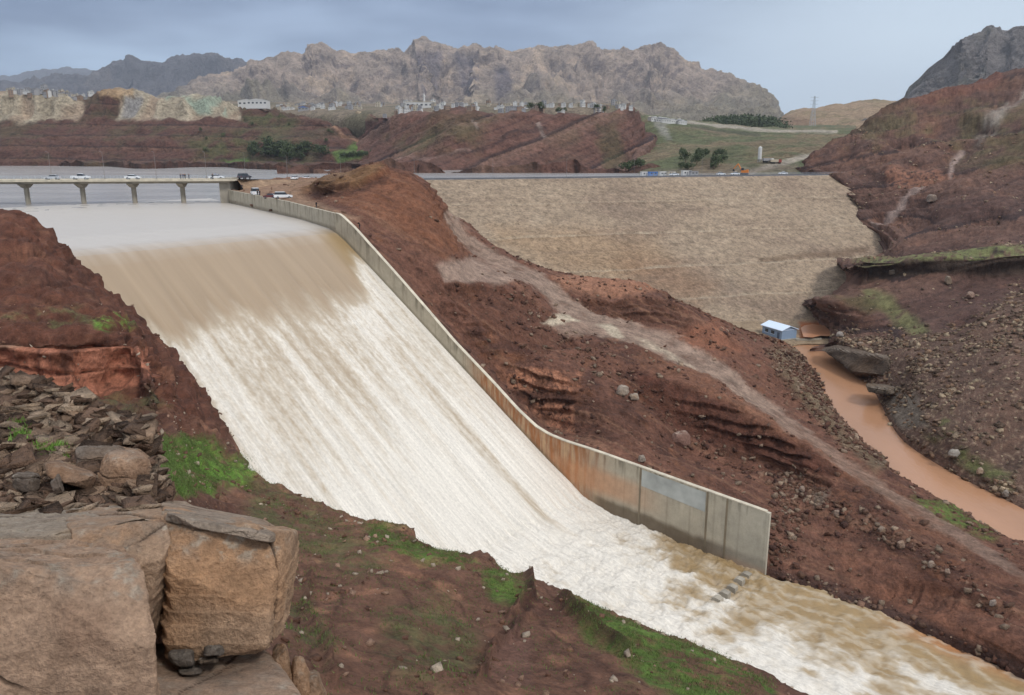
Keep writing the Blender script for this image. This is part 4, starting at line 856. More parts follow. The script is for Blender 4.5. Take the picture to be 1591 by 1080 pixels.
def fc_col(P, n, px, py):
    u = uv_tilt(P); a = fbm(P, 90, 5, seed=132); b = fbm(P, 22, 5, seed=133); c_ = fbm(P, 7, 4, seed=134); jx = b*20; jy = b*8
    c = np.tile(np.array(lin(118, 84, 72)), (len(P), 1)); uu = (u*.022) % 1; c = mixc(c, (1-sm(uu, .02, .12))*.95, np.array(lin(58, 42, 42))); u3 = (u*.075) % 1; c = mixc(c, (1-sm(u3, .03, .2))*.6, np.array(lin(78, 56, 52))); c = mixc(c, sm(uu, .6, 1)*.45, np.array(lin(150, 120, 102))); c = mixc(c, sm(np.sin(u*.37+1), .3, .9)*.35, np.array(lin(92, 72, 64)))
    c = mixc(c, sm(a, .05, .4)*.5, np.array(lin(104, 90, 66)))
    g = inpoly(px+jx, py+jy, [(590, 205), (690, 175), (760, 180), (740, 220), (640, 225)], 16); c = mixc(c, g*.45*sm(b, -.4, .2), np.array(lin(92, 94, 58)))
    g2 = inpoly(px+jx, py+jy, [(930, 185), (960, 180), (975, 240), (940, 240)], 9); c = mixc(c, g2*.5, np.array(lin(88, 88, 58)))
    cr = np.maximum(inpoly(px+jx*.4, py+jy*.4, [(540, 163), (575, 163), (572, 180), (552, 180)], 3), inpoly(px+jx*.3, py+jy*.3, [(462, 160), (490, 165), (500, 182), (478, 185)], 4)); c = mixc(c, cr*.8, np.array(lin(190, 168, 138)))
    s1 = np.maximum(online(px, py, [(836, 176), (846, 192)], 3, 2), online(px, py, [(735, 168), (741, 190)], 2.5, 2)); c = mixc(c, s1*.6, np.array(lin(166, 148, 136)))
    dk = online(px+jx*.2, py+jy*.3, [(590, 262), (640, 236), (700, 226), (760, 212), (800, 190), (850, 182)], 2, 2); c = mixc(c, dk*.6, np.array(lin(62, 46, 44)))
    lt = online(px+jx*.2, py+jy*.2, [(600, 232), (660, 234), (730, 218)], 1.6, 1.5); c = mixc(c, lt*.5, np.array(lin(160, 130, 116)))
    return c*(1+.3*c_[:, None])*(1+.15*b[:, None])
fc_o, fcP = loft('far_shore_cliff', FC, [4, 30, 34, 30, 24, 10, 4], [30, 44, 46, 22, 46, 38, 44, 36, 16, 16, 18, 14], fc_disp, fc_col, M_far, flip=True)
FR = [[(990, 273, 540), (1040, 273, 505), (1100, 273, 485), (1160, 273, 475), (1230, 273, 470), (1330, 273, 470)],
      [(990, 266, 600), (1040, 264, 560), (1100, 262, 540), (1160, 261, 530), (1230, 258, 520), (1330, 255, 520)],
      [(990, 240, 720), (1040, 240, 690), (1100, 238, 660), (1160, 236, 640), (1230, 234, 620), (1330, 235, 600)],
      [(990, 210, 900), (1040, 206, 880), (1100, 210, 850), (1160, 214, 820), (1230, 216, 780), (1330, 214, 760)],
      [(985, 184, 1050), (1010, 182, 1030), (1100, 194, 1010), (1160, 200, 980), (1230, 204, 960), (1330, 204, 940)],
      [(985, 180, 1200), (1010, 178, 1200), (1100, 190, 1180), (1160, 196, 1150), (1230, 201, 1100), (1330, 200, 1100)],
      [(985, 184, 1700), (1010, 184, 1700), (1100, 188, 1700), (1160, 190, 1700), (1230, 192, 1700), (1330, 192, 1700)]]
def fr_col(P, n, px, py):
    a = fbm(P, 90, 5, seed=142); b = fbm(P, 22, 5, seed=143); c_ = fbm(P, 7, 4, seed=144); jx = b*16; jy = b*6
    c = np.tile(np.array(lin(104, 108, 76)), (len(P), 1)); c = mixc(c, sm(a+b*.8, -.25, .25)*.8, np.array(lin(136, 116, 92))); c = mixc(c, sm(b-a, .1, .5)*.5, np.array(lin(84, 92, 58)))
    rd = np.maximum(online(px, py, [(1010, 181), (1060, 188), (1120, 195), (1190, 201), (1300, 204)], 2.2, 1), online(px+jx*.2, py, [(1150, 272), (1180, 262), (1210, 252), (1235, 244), (1265, 238)], 4, 2)); c = mixc(c, rd*.85, np.array(lin(182, 170, 154)))
    fl = inpoly(px, py, [(980, 262), (1100, 262), (1190, 256), (1240, 250), (1240, 275), (980, 275)], 4); c = mixc(c, fl*.55, np.array(lin(140, 124, 108)))
    br = inpoly(px+jx, py+jy, [(1060, 250), (1110, 240), (1120, 256), (1075, 260)], 5); c = mixc(c, br*.6, np.array(lin(104, 76, 62)))
    wr = inpoly(px+jx*.5, py+jy, [(1012, 185), (1035, 188), (1042, 215), (1028, 210)], 4); c = mixc(c, wr*.7, np.array(lin(160, 156, 146)))
    dk = online(px, py, [(1075, 196), (1130, 203), (1180, 207)], 2.5, 1.5); c = mixc(c, dk*.5, np.array(lin(74, 66, 58)))
    return c*(1+.25*c_[:, None])*(1+.15*b[:, None])
fr_o, frP = loft('green_hill', FR, [12, 34, 34, 24, 6, 6], [34, 40, 40, 44, 50], far_disp(4, 50, 140), fr_col, M_far, flip=True)
# town plateau
PX = [-300, 0, 200, 400, 600, 800, 960, 1010, 1060]
PL = [down([(x, y, Y) for x, y, Y in zip(PX, [176, 172, 172, 176, 176, 168, 168, 190, 205], [1150, 1150, 1150, 1200, 1000, 960, 960, 1100, 1100])], -70, 6), [(x, y, Y) for x, y, Y in zip(PX, [176, 172, 172, 176, 176, 168, 168, 190, 205], [1150, 1150, 1150, 1200, 1000, 960, 960, 1100, 1100])], [(x, y, 1400) for x, y in zip(PX, [165, 160, 160, 164, 166, 163, 163, 182, 190])],
      [(x, y, 1700) for x, y in zip(PX, [160, 152, 152, 158, 161, 160, 162, 178, 186])], [(x, y, 3000) for x, y in zip(PX, [164, 158, 158, 162, 164, 164, 166, 178, 186])]]
def pl_col(P, n, px, py):
    b = fbm(P, 50, 5, seed=146); c = np.tile(np.array(lin(138, 124, 106)), (len(P), 1)); return mixc(c, sm(b, -.1, .3)*.7, np.array(lin(96, 92, 68)))
pl_o, plP = loft('town_plateau', PL, [10, 24, 20, 8], [30]*8, far_disp(2, 60, 145), pl_col, M_far, flip=True)
# low tan hills at the right
LH = [[(1190, 203, 1500), (1230, 203, 1500), (1290, 203, 1500), (1345, 203, 1450), (1400, 203, 1400), (1470, 203, 1400)], [(1190, 196, 1600), (1232, 188, 1600), (1292, 184, 1600), (1345, 182, 1550), (1400, 184, 1500), (1470, 190, 1500)],
      [(1190, 192, 1800), (1238, 172, 1800), (1292, 166, 1800), (1340, 158, 1800), (1375, 158, 1800), (1470, 172, 1800)], [(1190, 195, 1900), (1238, 174, 1950), (1292, 168, 1950), (1340, 160, 1950), (1375, 160, 1950), (1470, 175, 1950)], [(1190, 215, 2300), (1238, 215, 2300), (1292, 215, 2300), (1340, 215, 2300), (1375, 215, 2300), (1470, 215, 2300)]]
def lh_col(P, n, px, py):
    b = fbm(P, 60, 5, seed=148); c = np.tile(np.array(lin(158, 134, 108)), (len(P), 1)); c = mixc(c, sm(b, 0, .3)*.6, np.array(lin(124, 114, 84)))
    c = mixc(c, inpoly(px+b*20, py, [(1190, 180), (1240, 180), (1270, 190), (1270, 200), (1190, 200)], 6)*.6, np.array(lin(110, 84, 66)))
    return c
loft('tan_hills', LH, [14, 24, 6, 4], [26]*5, far_disp(9, 90, 147), lh_col, M_far, flip=True)

def mount(name, sil, Y0, basey, depth, amp, sc, seed, colf, fr=(0, .22, .5, .8, 1.), per=30, cols=16):
    rows = []
    top = [(x, y, Y0) for x, y in sil]
    bk = []
    for x, y in sil:
        p = at(x, y, Y0); bk.append(('w', p[0], p[1]+depth*.5, p[2]-depth*.22))
    rows = [bk, top]
    for f in fr[1:]:
        rows.append([(x, y+(max(basey, y+14)-y)*f, Y0-depth*f) for x, y in sil])
    d = []
    for x, y in sil:
        p = at(x, max(basey, y+14), Y0-depth); d.append(('w', p[0], p[1]-60, p[2]-150))
    rows.append(d)
    def disp(P, n, px, py):
        w = P+sc*.3*np.stack([fbm(P, sc, 3, seed=seed+k) for k in (1, 2, 3)], 1)
        r = fbm(w*np.array([1, 1, .42]), sc, 7, .56, seed=seed, ridged=True)
        r2 = fbm(w*np.array([1, 1, .3]), sc*.28, 5, .6, seed=seed+5, ridged=True)
        ys = np.interp(px, [q[0] for q in sil], [q[1] for q in sil]); k = .22+.78*sm(py-ys, 0, 26)
        r3 = fbm(w*np.array([1, 1, .25]), sc*.1, 4, .6, seed=seed+8)
        rib = fbm(np.column_stack([w[:, 0]+.4*w[:, 1], w[:, 2]*.12, w[:, 0]*0]), sc*.34, 5, .6, seed=seed+11, ridged=True)
        return k*amp*(r-.2)+amp*.42*(r2-.2)*(.5+.5*k)+amp*.5*(rib-.1)*(.35+.65*k)*sm(170-py, 0, 60)+amp*.14*r3
    return loft(name, rows, [10]+[per]*(len(fr)-1)+[6], cols, disp, colf, M_mount, flip=False)
def mm_col(P, n, px, py):
    a = fbm(P, 500, 5, seed=150); b = fbm(P*np.array([1, 1, .4]), 130, 6, .6, seed=151); steep = 1-np.abs(n[:, 2])
    c = np.tile(np.array(lin(178, 158, 142)), (len(P), 1))
    c = mixc(c, sm(b+.5*a, 0, .35)*.7, np.array(lin(208, 182, 156))); c = mixc(c, sm(-b+.4*a, .0, .4)*.6, np.array(lin(112, 102, 100)))
    g = sm(py+a*30+b*14, 105, 150); c = mixc(c, g*.55, np.array(lin(126, 124, 98)))
    c = mixc(c, sm(steep, .6, .85)*.55*(1-g*.7), np.array(lin(108, 96, 100)))  # steep faces painted darker blue-grey, standing in for cliff shade
    cl = np.maximum(inpoly(px+b*14, py+b*6, [(636, 74), (690, 70), (684, 100), (660, 122), (648, 100)], 6), np.maximum(inpoly(px+b*14, py, [(700, 74), (750, 72), (745, 108), (722, 112)], 6), inpoly(px+b*14, py, [(765, 92), (785, 90), (800, 118), (770, 126)], 6))); c = mixc(c, cl*.6, np.array(lin(100, 94, 108)))  # blue shade on the cliffs, painted as dark patches
    return c
SIL = [(200, 168), (262, 140), (300, 120), (350, 106), (395, 93), (430, 86), (468, 76), (484, 68), (500, 74), (520, 72), (546, 79), (600, 77), (636, 72), (645, 62), (684, 63), (705, 67), (746, 66), (758, 75), (800, 74), (850, 63), (906, 60), (950, 70), (990, 77), (1012, 71), (1040, 73), (1062, 86), (1110, 106), (1136, 120), (1170, 129), (1195, 146), (1206, 162), (1220, 188), (1245, 204)]
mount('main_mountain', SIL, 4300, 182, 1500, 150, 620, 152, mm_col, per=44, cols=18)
def dm_col(P, n, px, py):
    b = fbm(P, 300, 6, .6, seed=160); c = np.tile(np.array(lin(96, 92, 96)), (len(P), 1)); return mixc(c, sm(b, 0, .4)*.5, np.array(lin(124, 112, 104)))
mount('dark_far_mountain', [(-300, 120), (-100, 112), (20, 116), (60, 112), (105, 108), (132, 110), (150, 102), (172, 91), (195, 83), (208, 79), (216, 84), (226, 89), (250, 89), (280, 83), (302, 78), (330, 75), (350, 79), (372, 84), (400, 100), (430, 130), (470, 170)], 6500, 175, 1300, 200, 800, 161, dm_col, per=26, cols=14)
mount('palest_far_mountain', [(-400, 118), (-100, 114), (20, 113), (60, 106), (100, 103), (140, 104), (200, 118), (260, 150)], 11000, 165, 1500, 160, 1100, 166, dm_col, per=14, cols=16)
def rm_col(P, n, px, py):
    b = fbm(P*np.array([1, 1, .5]), 60, 6, .6, seed=170); a = fbm(P, 200, 4, seed=171); c = np.tile(np.array(lin(132, 124, 120)), (len(P), 1)); c = mixc(c, sm(b, 0, .4)*.6, np.array(lin(108, 104, 100))); return mixc(c, sm(a, .1, .4)*.4, np.array(lin(128, 124, 98)))
mount('right_mountain', [(1330, 190), (1385, 165), (1402, 152), (1428, 126), (1450, 108), (1472, 92), (1480, 64), (1500, 53), (1514, 50), (1526, 41), (1536, 38), (1552, 48), (1575, 38), (1640, 26), (1800, 10)], 2300, 180, 800, 62, 260, 172, rm_col, per=36, cols=26)

# ================================================================== placing on a surface
def on(G, px, py, rad=3.5):
    Q = G.reshape(-1, 3); x, y = proj(Q); d = np.hypot(x-px, y-py)
    k = np.where(d < rad)[0]
    if len(k) == 0: return Q[np.argmin(d)]
    return Q[k[np.argmin(Q[k, 1])]]
# ------------------------------------------------------------------ trees
M_leaf = [simple('leaf_dark', lin(62, 74, 40), .8, var=.35, scale=.8), simple('leaf_olive', lin(86, 92, 54), .8, var=.35, scale=.8)]
M_bark = simple('bark', lin(86, 70, 54), .9)
def tree_proto(seed, h, w, mat):
    r = np.random.RandomState(seed); t = empty('tree')
    m = MB(); m.tube((0, 0, 0), (0, 0, h*.45), h*.035, h*.022, 7)
    for k in range(4):
        a = r.uniform(0, 6.28); m.tube((0, 0, h*(.2+.06*k)), (w*.3*math.cos(a), w*.3*math.sin(a), h*(.5+.06*k)), h*.015, h*.006, 5)
    m.build('trunk', M_bark, t)
    V = []; F = []
    cl = [(r.normal()*w*.2, r.normal()*w*.2, h*r.uniform(.32, .82), w*r.uniform(.16, .3)) for _ in range(13)]
    for k in range(430):
        c = cl[r.randint(len(cl))]; d = r.normal(size=3); d /= np.linalg.norm(d); p = np.array(c[:3])+d*c[3]*r.uniform(.5, 1.1)*np.array([1, 1, .9])
        u = r.normal(size=3); u /= np.linalg.norm(u); v = np.cross(u, d); s = w*.075*r.uniform(.6, 1.3)
        b = len(V); V += [p-u*s, p+v*s*.7, p+u*s, p-v*s*.7]; F.append((b, b+1, b+2, b+3))
    mesh_obj('crown', V, F, mat, t)
    return t
protos = [tree_proto(1, 11, 10, M_leaf[0]), tree_proto(2, 9, 10, M_leaf[0]), tree_proto(3, 8, 8, M_leaf[1])]
used = [False]*3
def put_tree(k, p, sc, label, group):
    t = protos[k] if not used[k] else copy_tree(protos[k]); used[k] = True
    t.location = (p[0], p[1], p[2]-.3); t.rotation_euler = (0, 0, random.uniform(0, 6.28)); t.scale = (sc*random.uniform(.85, 1.2), sc*random.uniform(.85, 1.2), sc*random.uniform(.85, 1.15))
    tag(t, label, 'tree', group)
for k in range(26):
    x = random.uniform(388, 500) if k > 4 else random.uniform(384, 420)
    y = 249+random.uniform(-14, 0)
    put_tree(random.choice([0, 0, 1]), on(flP, x, y), random.uniform(1.0, 1.7), 'dark green bushy tree in the grove above the reservoir shore', 'dark trees in the grove above the far shore')
for k in range(12): put_tree(1, on(flP, 530+k*6, 243-k*.6), random.uniform(.6, .85), 'low dark tree in the row along the bright green field', 'low trees in a row beside the green field')
for k in range(14): put_tree(random.choice([0, 1]), on(frP, random.uniform(1052, 1122), random.uniform(238, 262)), random.uniform(.55, .95), 'dark tree in the hollow at the foot of the green hill', 'dark trees in the hollow of the green hill')
for k in range(10): put_tree(2, on(flP, random.uniform(290, 520), random.uniform(190, 235)), random.uniform(.5, .9), 'small olive tree scattered on the brown terraced far slope', 'olive trees scattered over the far slope')
for k in range(16): put_tree(random.choice([0, 1]), on(fcP, random.uniform(818, 985), random.uniform(160, 166)), random.uniform(.45, .8), 'dark tree on the rim of the tilted red cliff', 'dark trees along the cliff rim')
for k in range(5): put_tree(1, on(fcP, 972+k*7, 262), random.uniform(.6, .9), 'dark tree at the water edge below the red cliff', 'trees at the foot of the red cliff')
# far-off wood
r = np.random.RandomState(5); V = []; F = []
base = [on(frP, x, 194+ (x-1095)*.03, 8) for x in range(1085, 1216, 4)]
for k in range(9000):
    q = base[r.randint(len(base))]; x = q[0]+r.normal()*5; y = 1240+r.uniform(0, 160); fx = (q[0]-base[0][0])/(base[-1][0]-base[0][0]+1e-6)
    hh = 18*(math.sin(math.pi*np.clip(fx, 0, 1))**.5+.1); p = np.array([x*y/q[1], y, at(1150, 198, y)[2]+r.uniform(-6, 1)*1+hh*r.uniform(0, 1)])
    u = r.normal(size=3); u /= np.linalg.norm(u); v = np.cross(u, r.normal(size=3)); v /= np.linalg.norm(v); s = r.uniform(.8, 2.0); b = len(V); V += [p-u*s, p+v*s, p+u*s, p-v*s]; F.append((b, b+1, b+2, b+3))
tag(mesh_obj('distant_wood', V, F, M_leaf[0]), 'dark belt of woodland behind the green hill', 'wood', kind='stuff')

# ------------------------------------------------------------------ town
TB = {'white': simple('white_wall', lin(200, 198, 194), .8), 'cream': simple('cream_wall', lin(180, 168, 148), .8), 'grey': simple('grey_wall', lin(150, 148, 148), .8), 'brown': simple('brown_wall', lin(140, 118, 100), .8)}
M_win = simple('window_dark', lin(52, 56, 62), .3); M_blue = simple('blue_roof', lin(72, 116, 180), .5); M_roofg = simple('grey_roof', lin(128, 128, 130), .8)
def bproto(w, d, h, m):
    mb = MB(); mb.box((0, 0, h/2-2), (w, d, h+4), 0); mb.box((0, 0, h+.25), (w+.5, d+.5, .5), 1); mb.box((w*.2, d*.1, h+1.2), (w*.3, d*.3, 1.6), 0); mb.tube((-w*.25, 0, h+.5), (-w*.25, 0, h+1.9), .7, .7, 8, 1)
    nf = max(1, int(h/3))
    for f in range(nf):
        for k in range(max(2, int(w/3))):
            x = -w/2+(k+.5)*w/max(2, int(w/3)); mb.box((x, -d/2-.02, 1.7+f*3.1), (1.3, .1, 1.4), 2)
    return mb.build('town_building', None, mats=[TB[m], M_roofg, M_win])
bps = {m: [bproto(w, d, h, m) for w, d, h in ((9, 9, 6.5), (14, 10, 4), (8, 8, 9.5))] for m in TB}
bu = {m: [False]*3 for m in TB}
def put_b(m, k, p, sc=1.):
    o = bps[m][k] if not bu[m][k] else bps[m][k].copy()
    if bu[m][k]: col.objects.link(o)
    bu[m][k] = True; o.location = tuple(p); o.rotation_euler = (0, 0, random.uniform(-.5, .5)); o.scale = (sc, sc, sc)
    tag(o, 'tiny %s flat-roofed building in the distant town below the mountains' % m, 'building', '%s flat-roofed buildings in the distant town' % m)
for k in range(290):
    u = random.random()
    x = random.uniform(430, 985) if u < .72 else random.uniform(15, 135)
    if u < .72: G, y = (fcP if (x > 560 and random.random() < .4) else plP), random.uniform(159, 167)
    else: G, y = (flP if random.random() < .7 else plP), random.uniform(138, 146)
    if 560 < x < 585 or 360 < x < 430: continue
    p = on(G, x, y, 5)
    put_b(random.choice(['white', 'white', 'cream', 'grey', 'grey', 'brown']), random.choice([0, 0, 1, 2]), p, random.uniform(.40, .70)*min(1.5, p[1]/1050))
for k in range(10): put_b('white', 1, on(frP, 1015+k*5, 182+k*.6, 6), .8)
for ms_ in TB:
    for k_ in range(3):
        if not bu[ms_][k_]: bpy.data.objects.remove(bps[ms_][k_])
def house(name, px, py, G, w, d, h, wall, roof, label, cat='building', rz=0.):
    p = on(G, px, py, 6); e = empty(name, tuple(p), rz)
    m = MB(); m.box((0, 0, h/2-1.5), (w, d, h+3)); m.build('wall', wall, e)
    m = MB(); m.prism([(-w/2-.4, h), (w/2+.4, h), (0, h+w*.02+1.2)] if w < 30 else [(-w/2-.4, h+.01), (w/2+.4, h+.01), (w/2+.4, h+.7), (-w/2-.4, h+.7)], -d/2-.4, d/2+.4); m.build('roof', roof, e)
    n = max(3, int(w/5))
    for k in range(n):
        m = MB(); m.box((-w/2+(k+.5)*w/n, -d/2-.05, h*.55), (w/n*.5, .12, h*.25)); m.build('window', M_win, e)
    return tag(e, label, cat)
house('long_building', 383, 155, flP, 24, 14, 8, TB['white'], TB['white'], 'white left half of the long low building left of the town', rz=0)
house('long_building', 411, 156, flP, 26, 14, 7.5, TB['white'], TB['white'], 'white right half of the long low building left of the town', rz=0)
house('blue_roofed_shed', 472, 166, plP, 14, 10, 4, TB['grey'], M_blue, 'small shed with bright blue roof at the left of the town')
house('blue_roofed_shed', 545, 188, fcP, 16, 10, 3.5, TB['grey'], M_blue, 'long shed with blue roof down on the red slope below town')
house('white_hall', 655, 163, plP, 34, 16, 7, TB['white'], TB['cream'], 'wide pale hall at the cliff rim beside the white minaret')
p = on(plP, 660, 161, 5); m = MB(); m.tube((0, 0, -2), (0, 0, 13), 1.6, 1.3, 12); m.tube((0, 0, 13), (0, 0, 14), 2.1, 2.1, 12); m.tube((0, 0, 14), (0, 0, 18), 1.3, .1, 12); o = m.build('minaret', TB['white']); o.location = tuple(p); tag(o, 'slim white tower standing above the distant town rooftops', 'tower')

# ------------------------------------------------------------------ gate cabin by the river
M_pan = simple('cabin_panel', lin(132, 152, 176), .5, var=.06, scale=1.); M_proof = simple('cabin_roof', lin(206, 220, 236), .45, var=.06)
hz = -60.9; hp = at(1214, 529, hz); hut = empty('cabin', tuple(hp), R(23)); WH, LH_, HH = 6.2, 9.6, 3.3
m = MB(); m.box((WH/2, LH_/2, -.9), (WH+1.4, LH_+1.2, 2.4)); m.build('foundation', M_concg, hut)
m = MB(); m.prism([(0, .3), (WH, .3), (WH, HH), (WH/2, HH+1.15), (0, HH)], 0, LH_); m.build('wall', M_pan, hut)
m = MB(); m.prism([(-.5, HH-.12), (WH/2, HH+1.2), (WH+.5, HH-.12), (WH+.5, HH+.1), (WH/2, HH+1.42), (-.5, HH+.1)], -.5, LH_+.5); m.build('roof', M_proof, hut)
for y_, w_ in ((7.4, 1.4), (4.4, 1.5)): m = MB(); m.box((-.03, y_, 1.95), (.1, w_, 1.1)); wv = m.build('window', M_win, hut); m = MB(); m.box((-.06, y_, 1.33), (.22, w_+.3, .1)); m.build('sill', M_proof, wv)
m = MB(); m.box((-.03, 1.6, 1.35), (.1, 1.1, 2.1)); m.build('door', simple('cabin_door', lin(70, 84, 104), .5), hut)
m = MB(); m.box((WH/2, -.04, HH+.0), (WH, .1, .12)); m.build('trim', M_proof, hut)
tag(hut, 'blue-grey prefabricated cabin with pale gabled roof at the head of the brown river', 'cabin')
m = MB(); m.box((0, 0, 0), (9, .6, 2.2)); o = m.build('weir_wall', M_concg); q = at(1256, 531, -61.6); o.location = tuple(q); o.rotation_euler = (0, 0, R(8)); tag(o, 'low grey concrete wall across the river beside the blue cabin', 'wall')

# ------------------------------------------------------------------ vehicles
PAINT = {}
def paint(n, c):
    if n not in PAINT: PAINT[n] = simple('paint_'+n, c, .3, var=.03, spec=.6)
    return PAINT[n]
M_glass = simple('car_glass', lin(40, 46, 54), .12, var=.05); M_tyre = simple('tyre', lin(34, 34, 36), .85); M_lamp = simple('headlight', lin(225, 225, 215), .2); M_red = simple('tail_light', lin(150, 30, 26), .3)
def car(kind, colr, loc, rz, label, group=None, name=None, cat='car'):
    spec = {'sedan': (4.5, 1.8, [(-2.25, .35), (2.2, .35), (2.25, .7), (1.1, .95), (-1.5, 1.0), (-2.25, .9)], [(1.0, .95), (.35, 1.42), (-.95, 1.45), (-1.6, .98)]),
            'pickup': (5.2, 1.85, [(-2.6, .45), (2.55, .45), (2.6, .85), (1.35, 1.12), (-.6, 1.12), (-2.6, 1.12)], [(1.25, 1.1), (.65, 1.78), (-.55, 1.8), (-.7, 1.1)]),
            'van': (4.7, 1.9, [(-2.35, .4), (2.3, .4), (2.35, .95), (1.7, 1.2), (-2.35, 1.25)], [(1.65, 1.2), (1.05, 2.05), (-2.25, 2.1), (-2.33, 1.2)]),
            'suv': (4.6, 1.9, [(-2.3, .42), (2.25, .42), (2.3, .85), (1.2, 1.08), (-2.3, 1.12)], [(1.15, 1.05), (.5, 1.72), (-1.95, 1.75), (-2.25, 1.1)])}[kind]
    Lc, Wc, prof, gh = spec; e = empty(name or ('parked_'+kind if kind != 'sedan' else 'parked_car'), tuple(loc), rz)
    m = MB(); m.prism(prof, -Wc/2, Wc/2)
    g = gh; cx = sum(a for a, _ in g)/4
    roof = [(g[1][0]+.02, g[1][1]-.02), (g[2][0]-.02, g[2][1]-.02), (g[2][0]+.1, g[2][1]+.05), (g[1][0]-.1, g[1][1]+.05)]
    m.prism(roof[::-1], -Wc*.42, Wc*.42); m.build('body', paint(*colr), e)
    m = MB(); n = 4; V = []
    for y, q in ((-Wc*.48, 0), (Wc*.48, 0)): V += [(x, y*(1 if i in (0, 3) else .84), z) for i, (x, z) in enumerate(g)]
    m.add(V, [(0, 1, 5, 4), (1, 2, 6, 5), (2, 3, 7, 6), (3, 0, 4, 7), (3, 2, 1, 0), (4, 5, 6, 7)]); m.build('glass', M_glass, e)
    for x in (-Lc*.3, Lc*.31):
        for y in (-Wc/2+.06, Wc/2-.06): 
            m = MB(); m.tube((x, y-.11, .33), (x, y+.11, .33), .34, .34, 14); wh = m.build('wheel', M_tyre, e); m = MB(); s_ = 1 if y > 0 else -1; m.tube((x, y+.10*s_, .33), (x, y+.125*s_, .33), .19, .19, 10); m.build('rim', M_roofg, wh)
    for y in (-.6, .6):
        m = MB(); m.box((Lc/2-.02, y*Wc/1.9, .68), (.08, .3, .16)); m.build('headlight', M_lamp, e); m = MB(); m.box((-Lc/2, y*Wc/1.9, .8), (.08, .25, .16)); m.build('tail_light', M_red, e)
    tag(e, label, cat, group); return e
def on_bridge(px, k): 
    ts_ = np.linspace(-4, BLEN, 1500); pp_ = np.array([bp(t, k, BZ) for t in ts_]); x, _ = proj(pp_); return pp_[np.argmin(np.abs(x-px))]+np.array([0, 0, .01])
WHT = ('white', lin(226, 228, 230)); SIL_ = ('silver', lin(186, 190, 196)); MAR = ('maroon', lin(104, 42, 44)); NAV = ('navy', lin(40, 56, 92))
car('sedan', SIL_, on_bridge(82, 1.2), ban, 'silver sedan leftmost of the cars on the bridge')
car('pickup', WHT, on_bridge(126, 1.4), ban+math.pi, 'white pickup truck on the bridge, second vehicle from the left', cat='pickup')
car('sedan', WHT, on_bridge(207, 1.2), ban+math.pi, 'white sedan on the bridge between the pickup and the group of people')
pc = car('sedan', WHT, on_bridge(337, 1.2), ban+math.pi, 'white car with a light bar on its roof near the right end of the bridge')
m = MB(); m.box((-.3, 0, 1.56), (.25, 1.1, .12)); m.build('light_bar', simple('blue_lens', lin(60, 80, 150), .3), pc)
def on_emb(px, k):
    ts_ = np.linspace(0, 1.0, 600); P_ = np.array([embpt(t, k, float(np.interp(t, [0, .3, 1], [BZ-.03, -9.6, -11.45]))+.07)[1:] for t in ts_]); x, _ = proj(P_); i = np.argmin(np.abs(x-px)); return P_[i]
ea = math.atan2(*(np.array(CRL[:2]-cn*5-BR)[::-1]))
car('sedan', WHT, on_emb(458, 1.5), ea+.4, 'left of two white sedans on the crest road behind the red hump')
car('sedan', WHT, on_emb(477, 1.5), ea+.4, 'right of two white sedans on the crest road behind the red hump')
car('sedan', NAV, on_emb(519, 1.5), ea+.4, 'dark navy sedan on the crest road left of the red hump')
car('suv', ('charcoal', lin(70, 74, 84)), on_emb(380, 1.5), ea, 'dark grey car where the crest road leaves the bridge')
def plat(px, py): return on(ridgeP, px, py, 4)
car('van', WHT, plat(393, 303)+np.array([0, 0, .0]), R(115), 'white van parked on the bare earth platform behind the wall', cat='van')
car('sedan', MAR, plat(419, 307), R(150), 'dark maroon sedan parked on the earth platform')
car('suv', WHT, plat(440, 305), R(20), 'white car parked at the left foot of the red hump')
def crest(px, k, z=-11.43):
    ts_ = np.linspace(-CLEN-10, 20, 1500); P_ = np.array([cpt(t, k, z) for t in ts_]); x, _ = proj(P_); return P_[np.argmin(np.abs(x-px))]
ca_ = math.atan2(cd[1], cd[0])
for x, l in ((1047, 'white car on the dam crest just right of the white cabins'), (1120, 'white car on the dam crest, left of the orange excavator'), (1142, 'white car on the dam crest, directly beside the orange excavator'), (1216, 'white car alone near the right end of the dam crest')):
    car('sedan', WHT, crest(x, -5), ca_+random.choice([0, math.pi]), l)
# excavator
def excav(loc, rz):
    e = empty('excavator', tuple(loc), rz); Y_ = simple('excavator_paint', lin(206, 120, 44), .5)
    for y in (-1.1, 1.1): m = MB(); m.prism([(-2, .25), (-1.7, 0), (1.7, 0), (2, .25), (2, .7), (1.7, .95), (-1.7, .95), (-2, .7)], y-.3, y+.3); m.build('track', M_tyre, e)
    m = MB(); m.box((-.4, 0, 1.6), (3.4, 2.3, 1.2)); m.box((-1.5, 0, 2.3), (1.2, 2.1, .5)); m.build('body', Y_, e)
    c = MB(); c.box((.8, .55, 2.5), (1.4, 1.0, 1.7), top=.85); c.build('cab', M_glass, e)
    m = MB(); m.tube((1.1, -.4, 1.8), (3.2, -.4, 5.4), .32, .28, 4); m.build('boom', Y_, e)
    m = MB(); m.tube((3.2, -.4, 5.4), (5.2, -.4, 2.8), .24, .2, 4); m.build('arm', Y_, e)
    m = MB(); m.prism([(4.6, 1.6), (5.6, 1.6), (5.5, 2.8), (5.0, 2.9)], -.9, .1); m.build('bucket', M_tyre, e); return e
tag(excav(crest(1156, -6.5), ca_+2.4), 'orange excavator with raised arm on the dam crest', 'excavator')
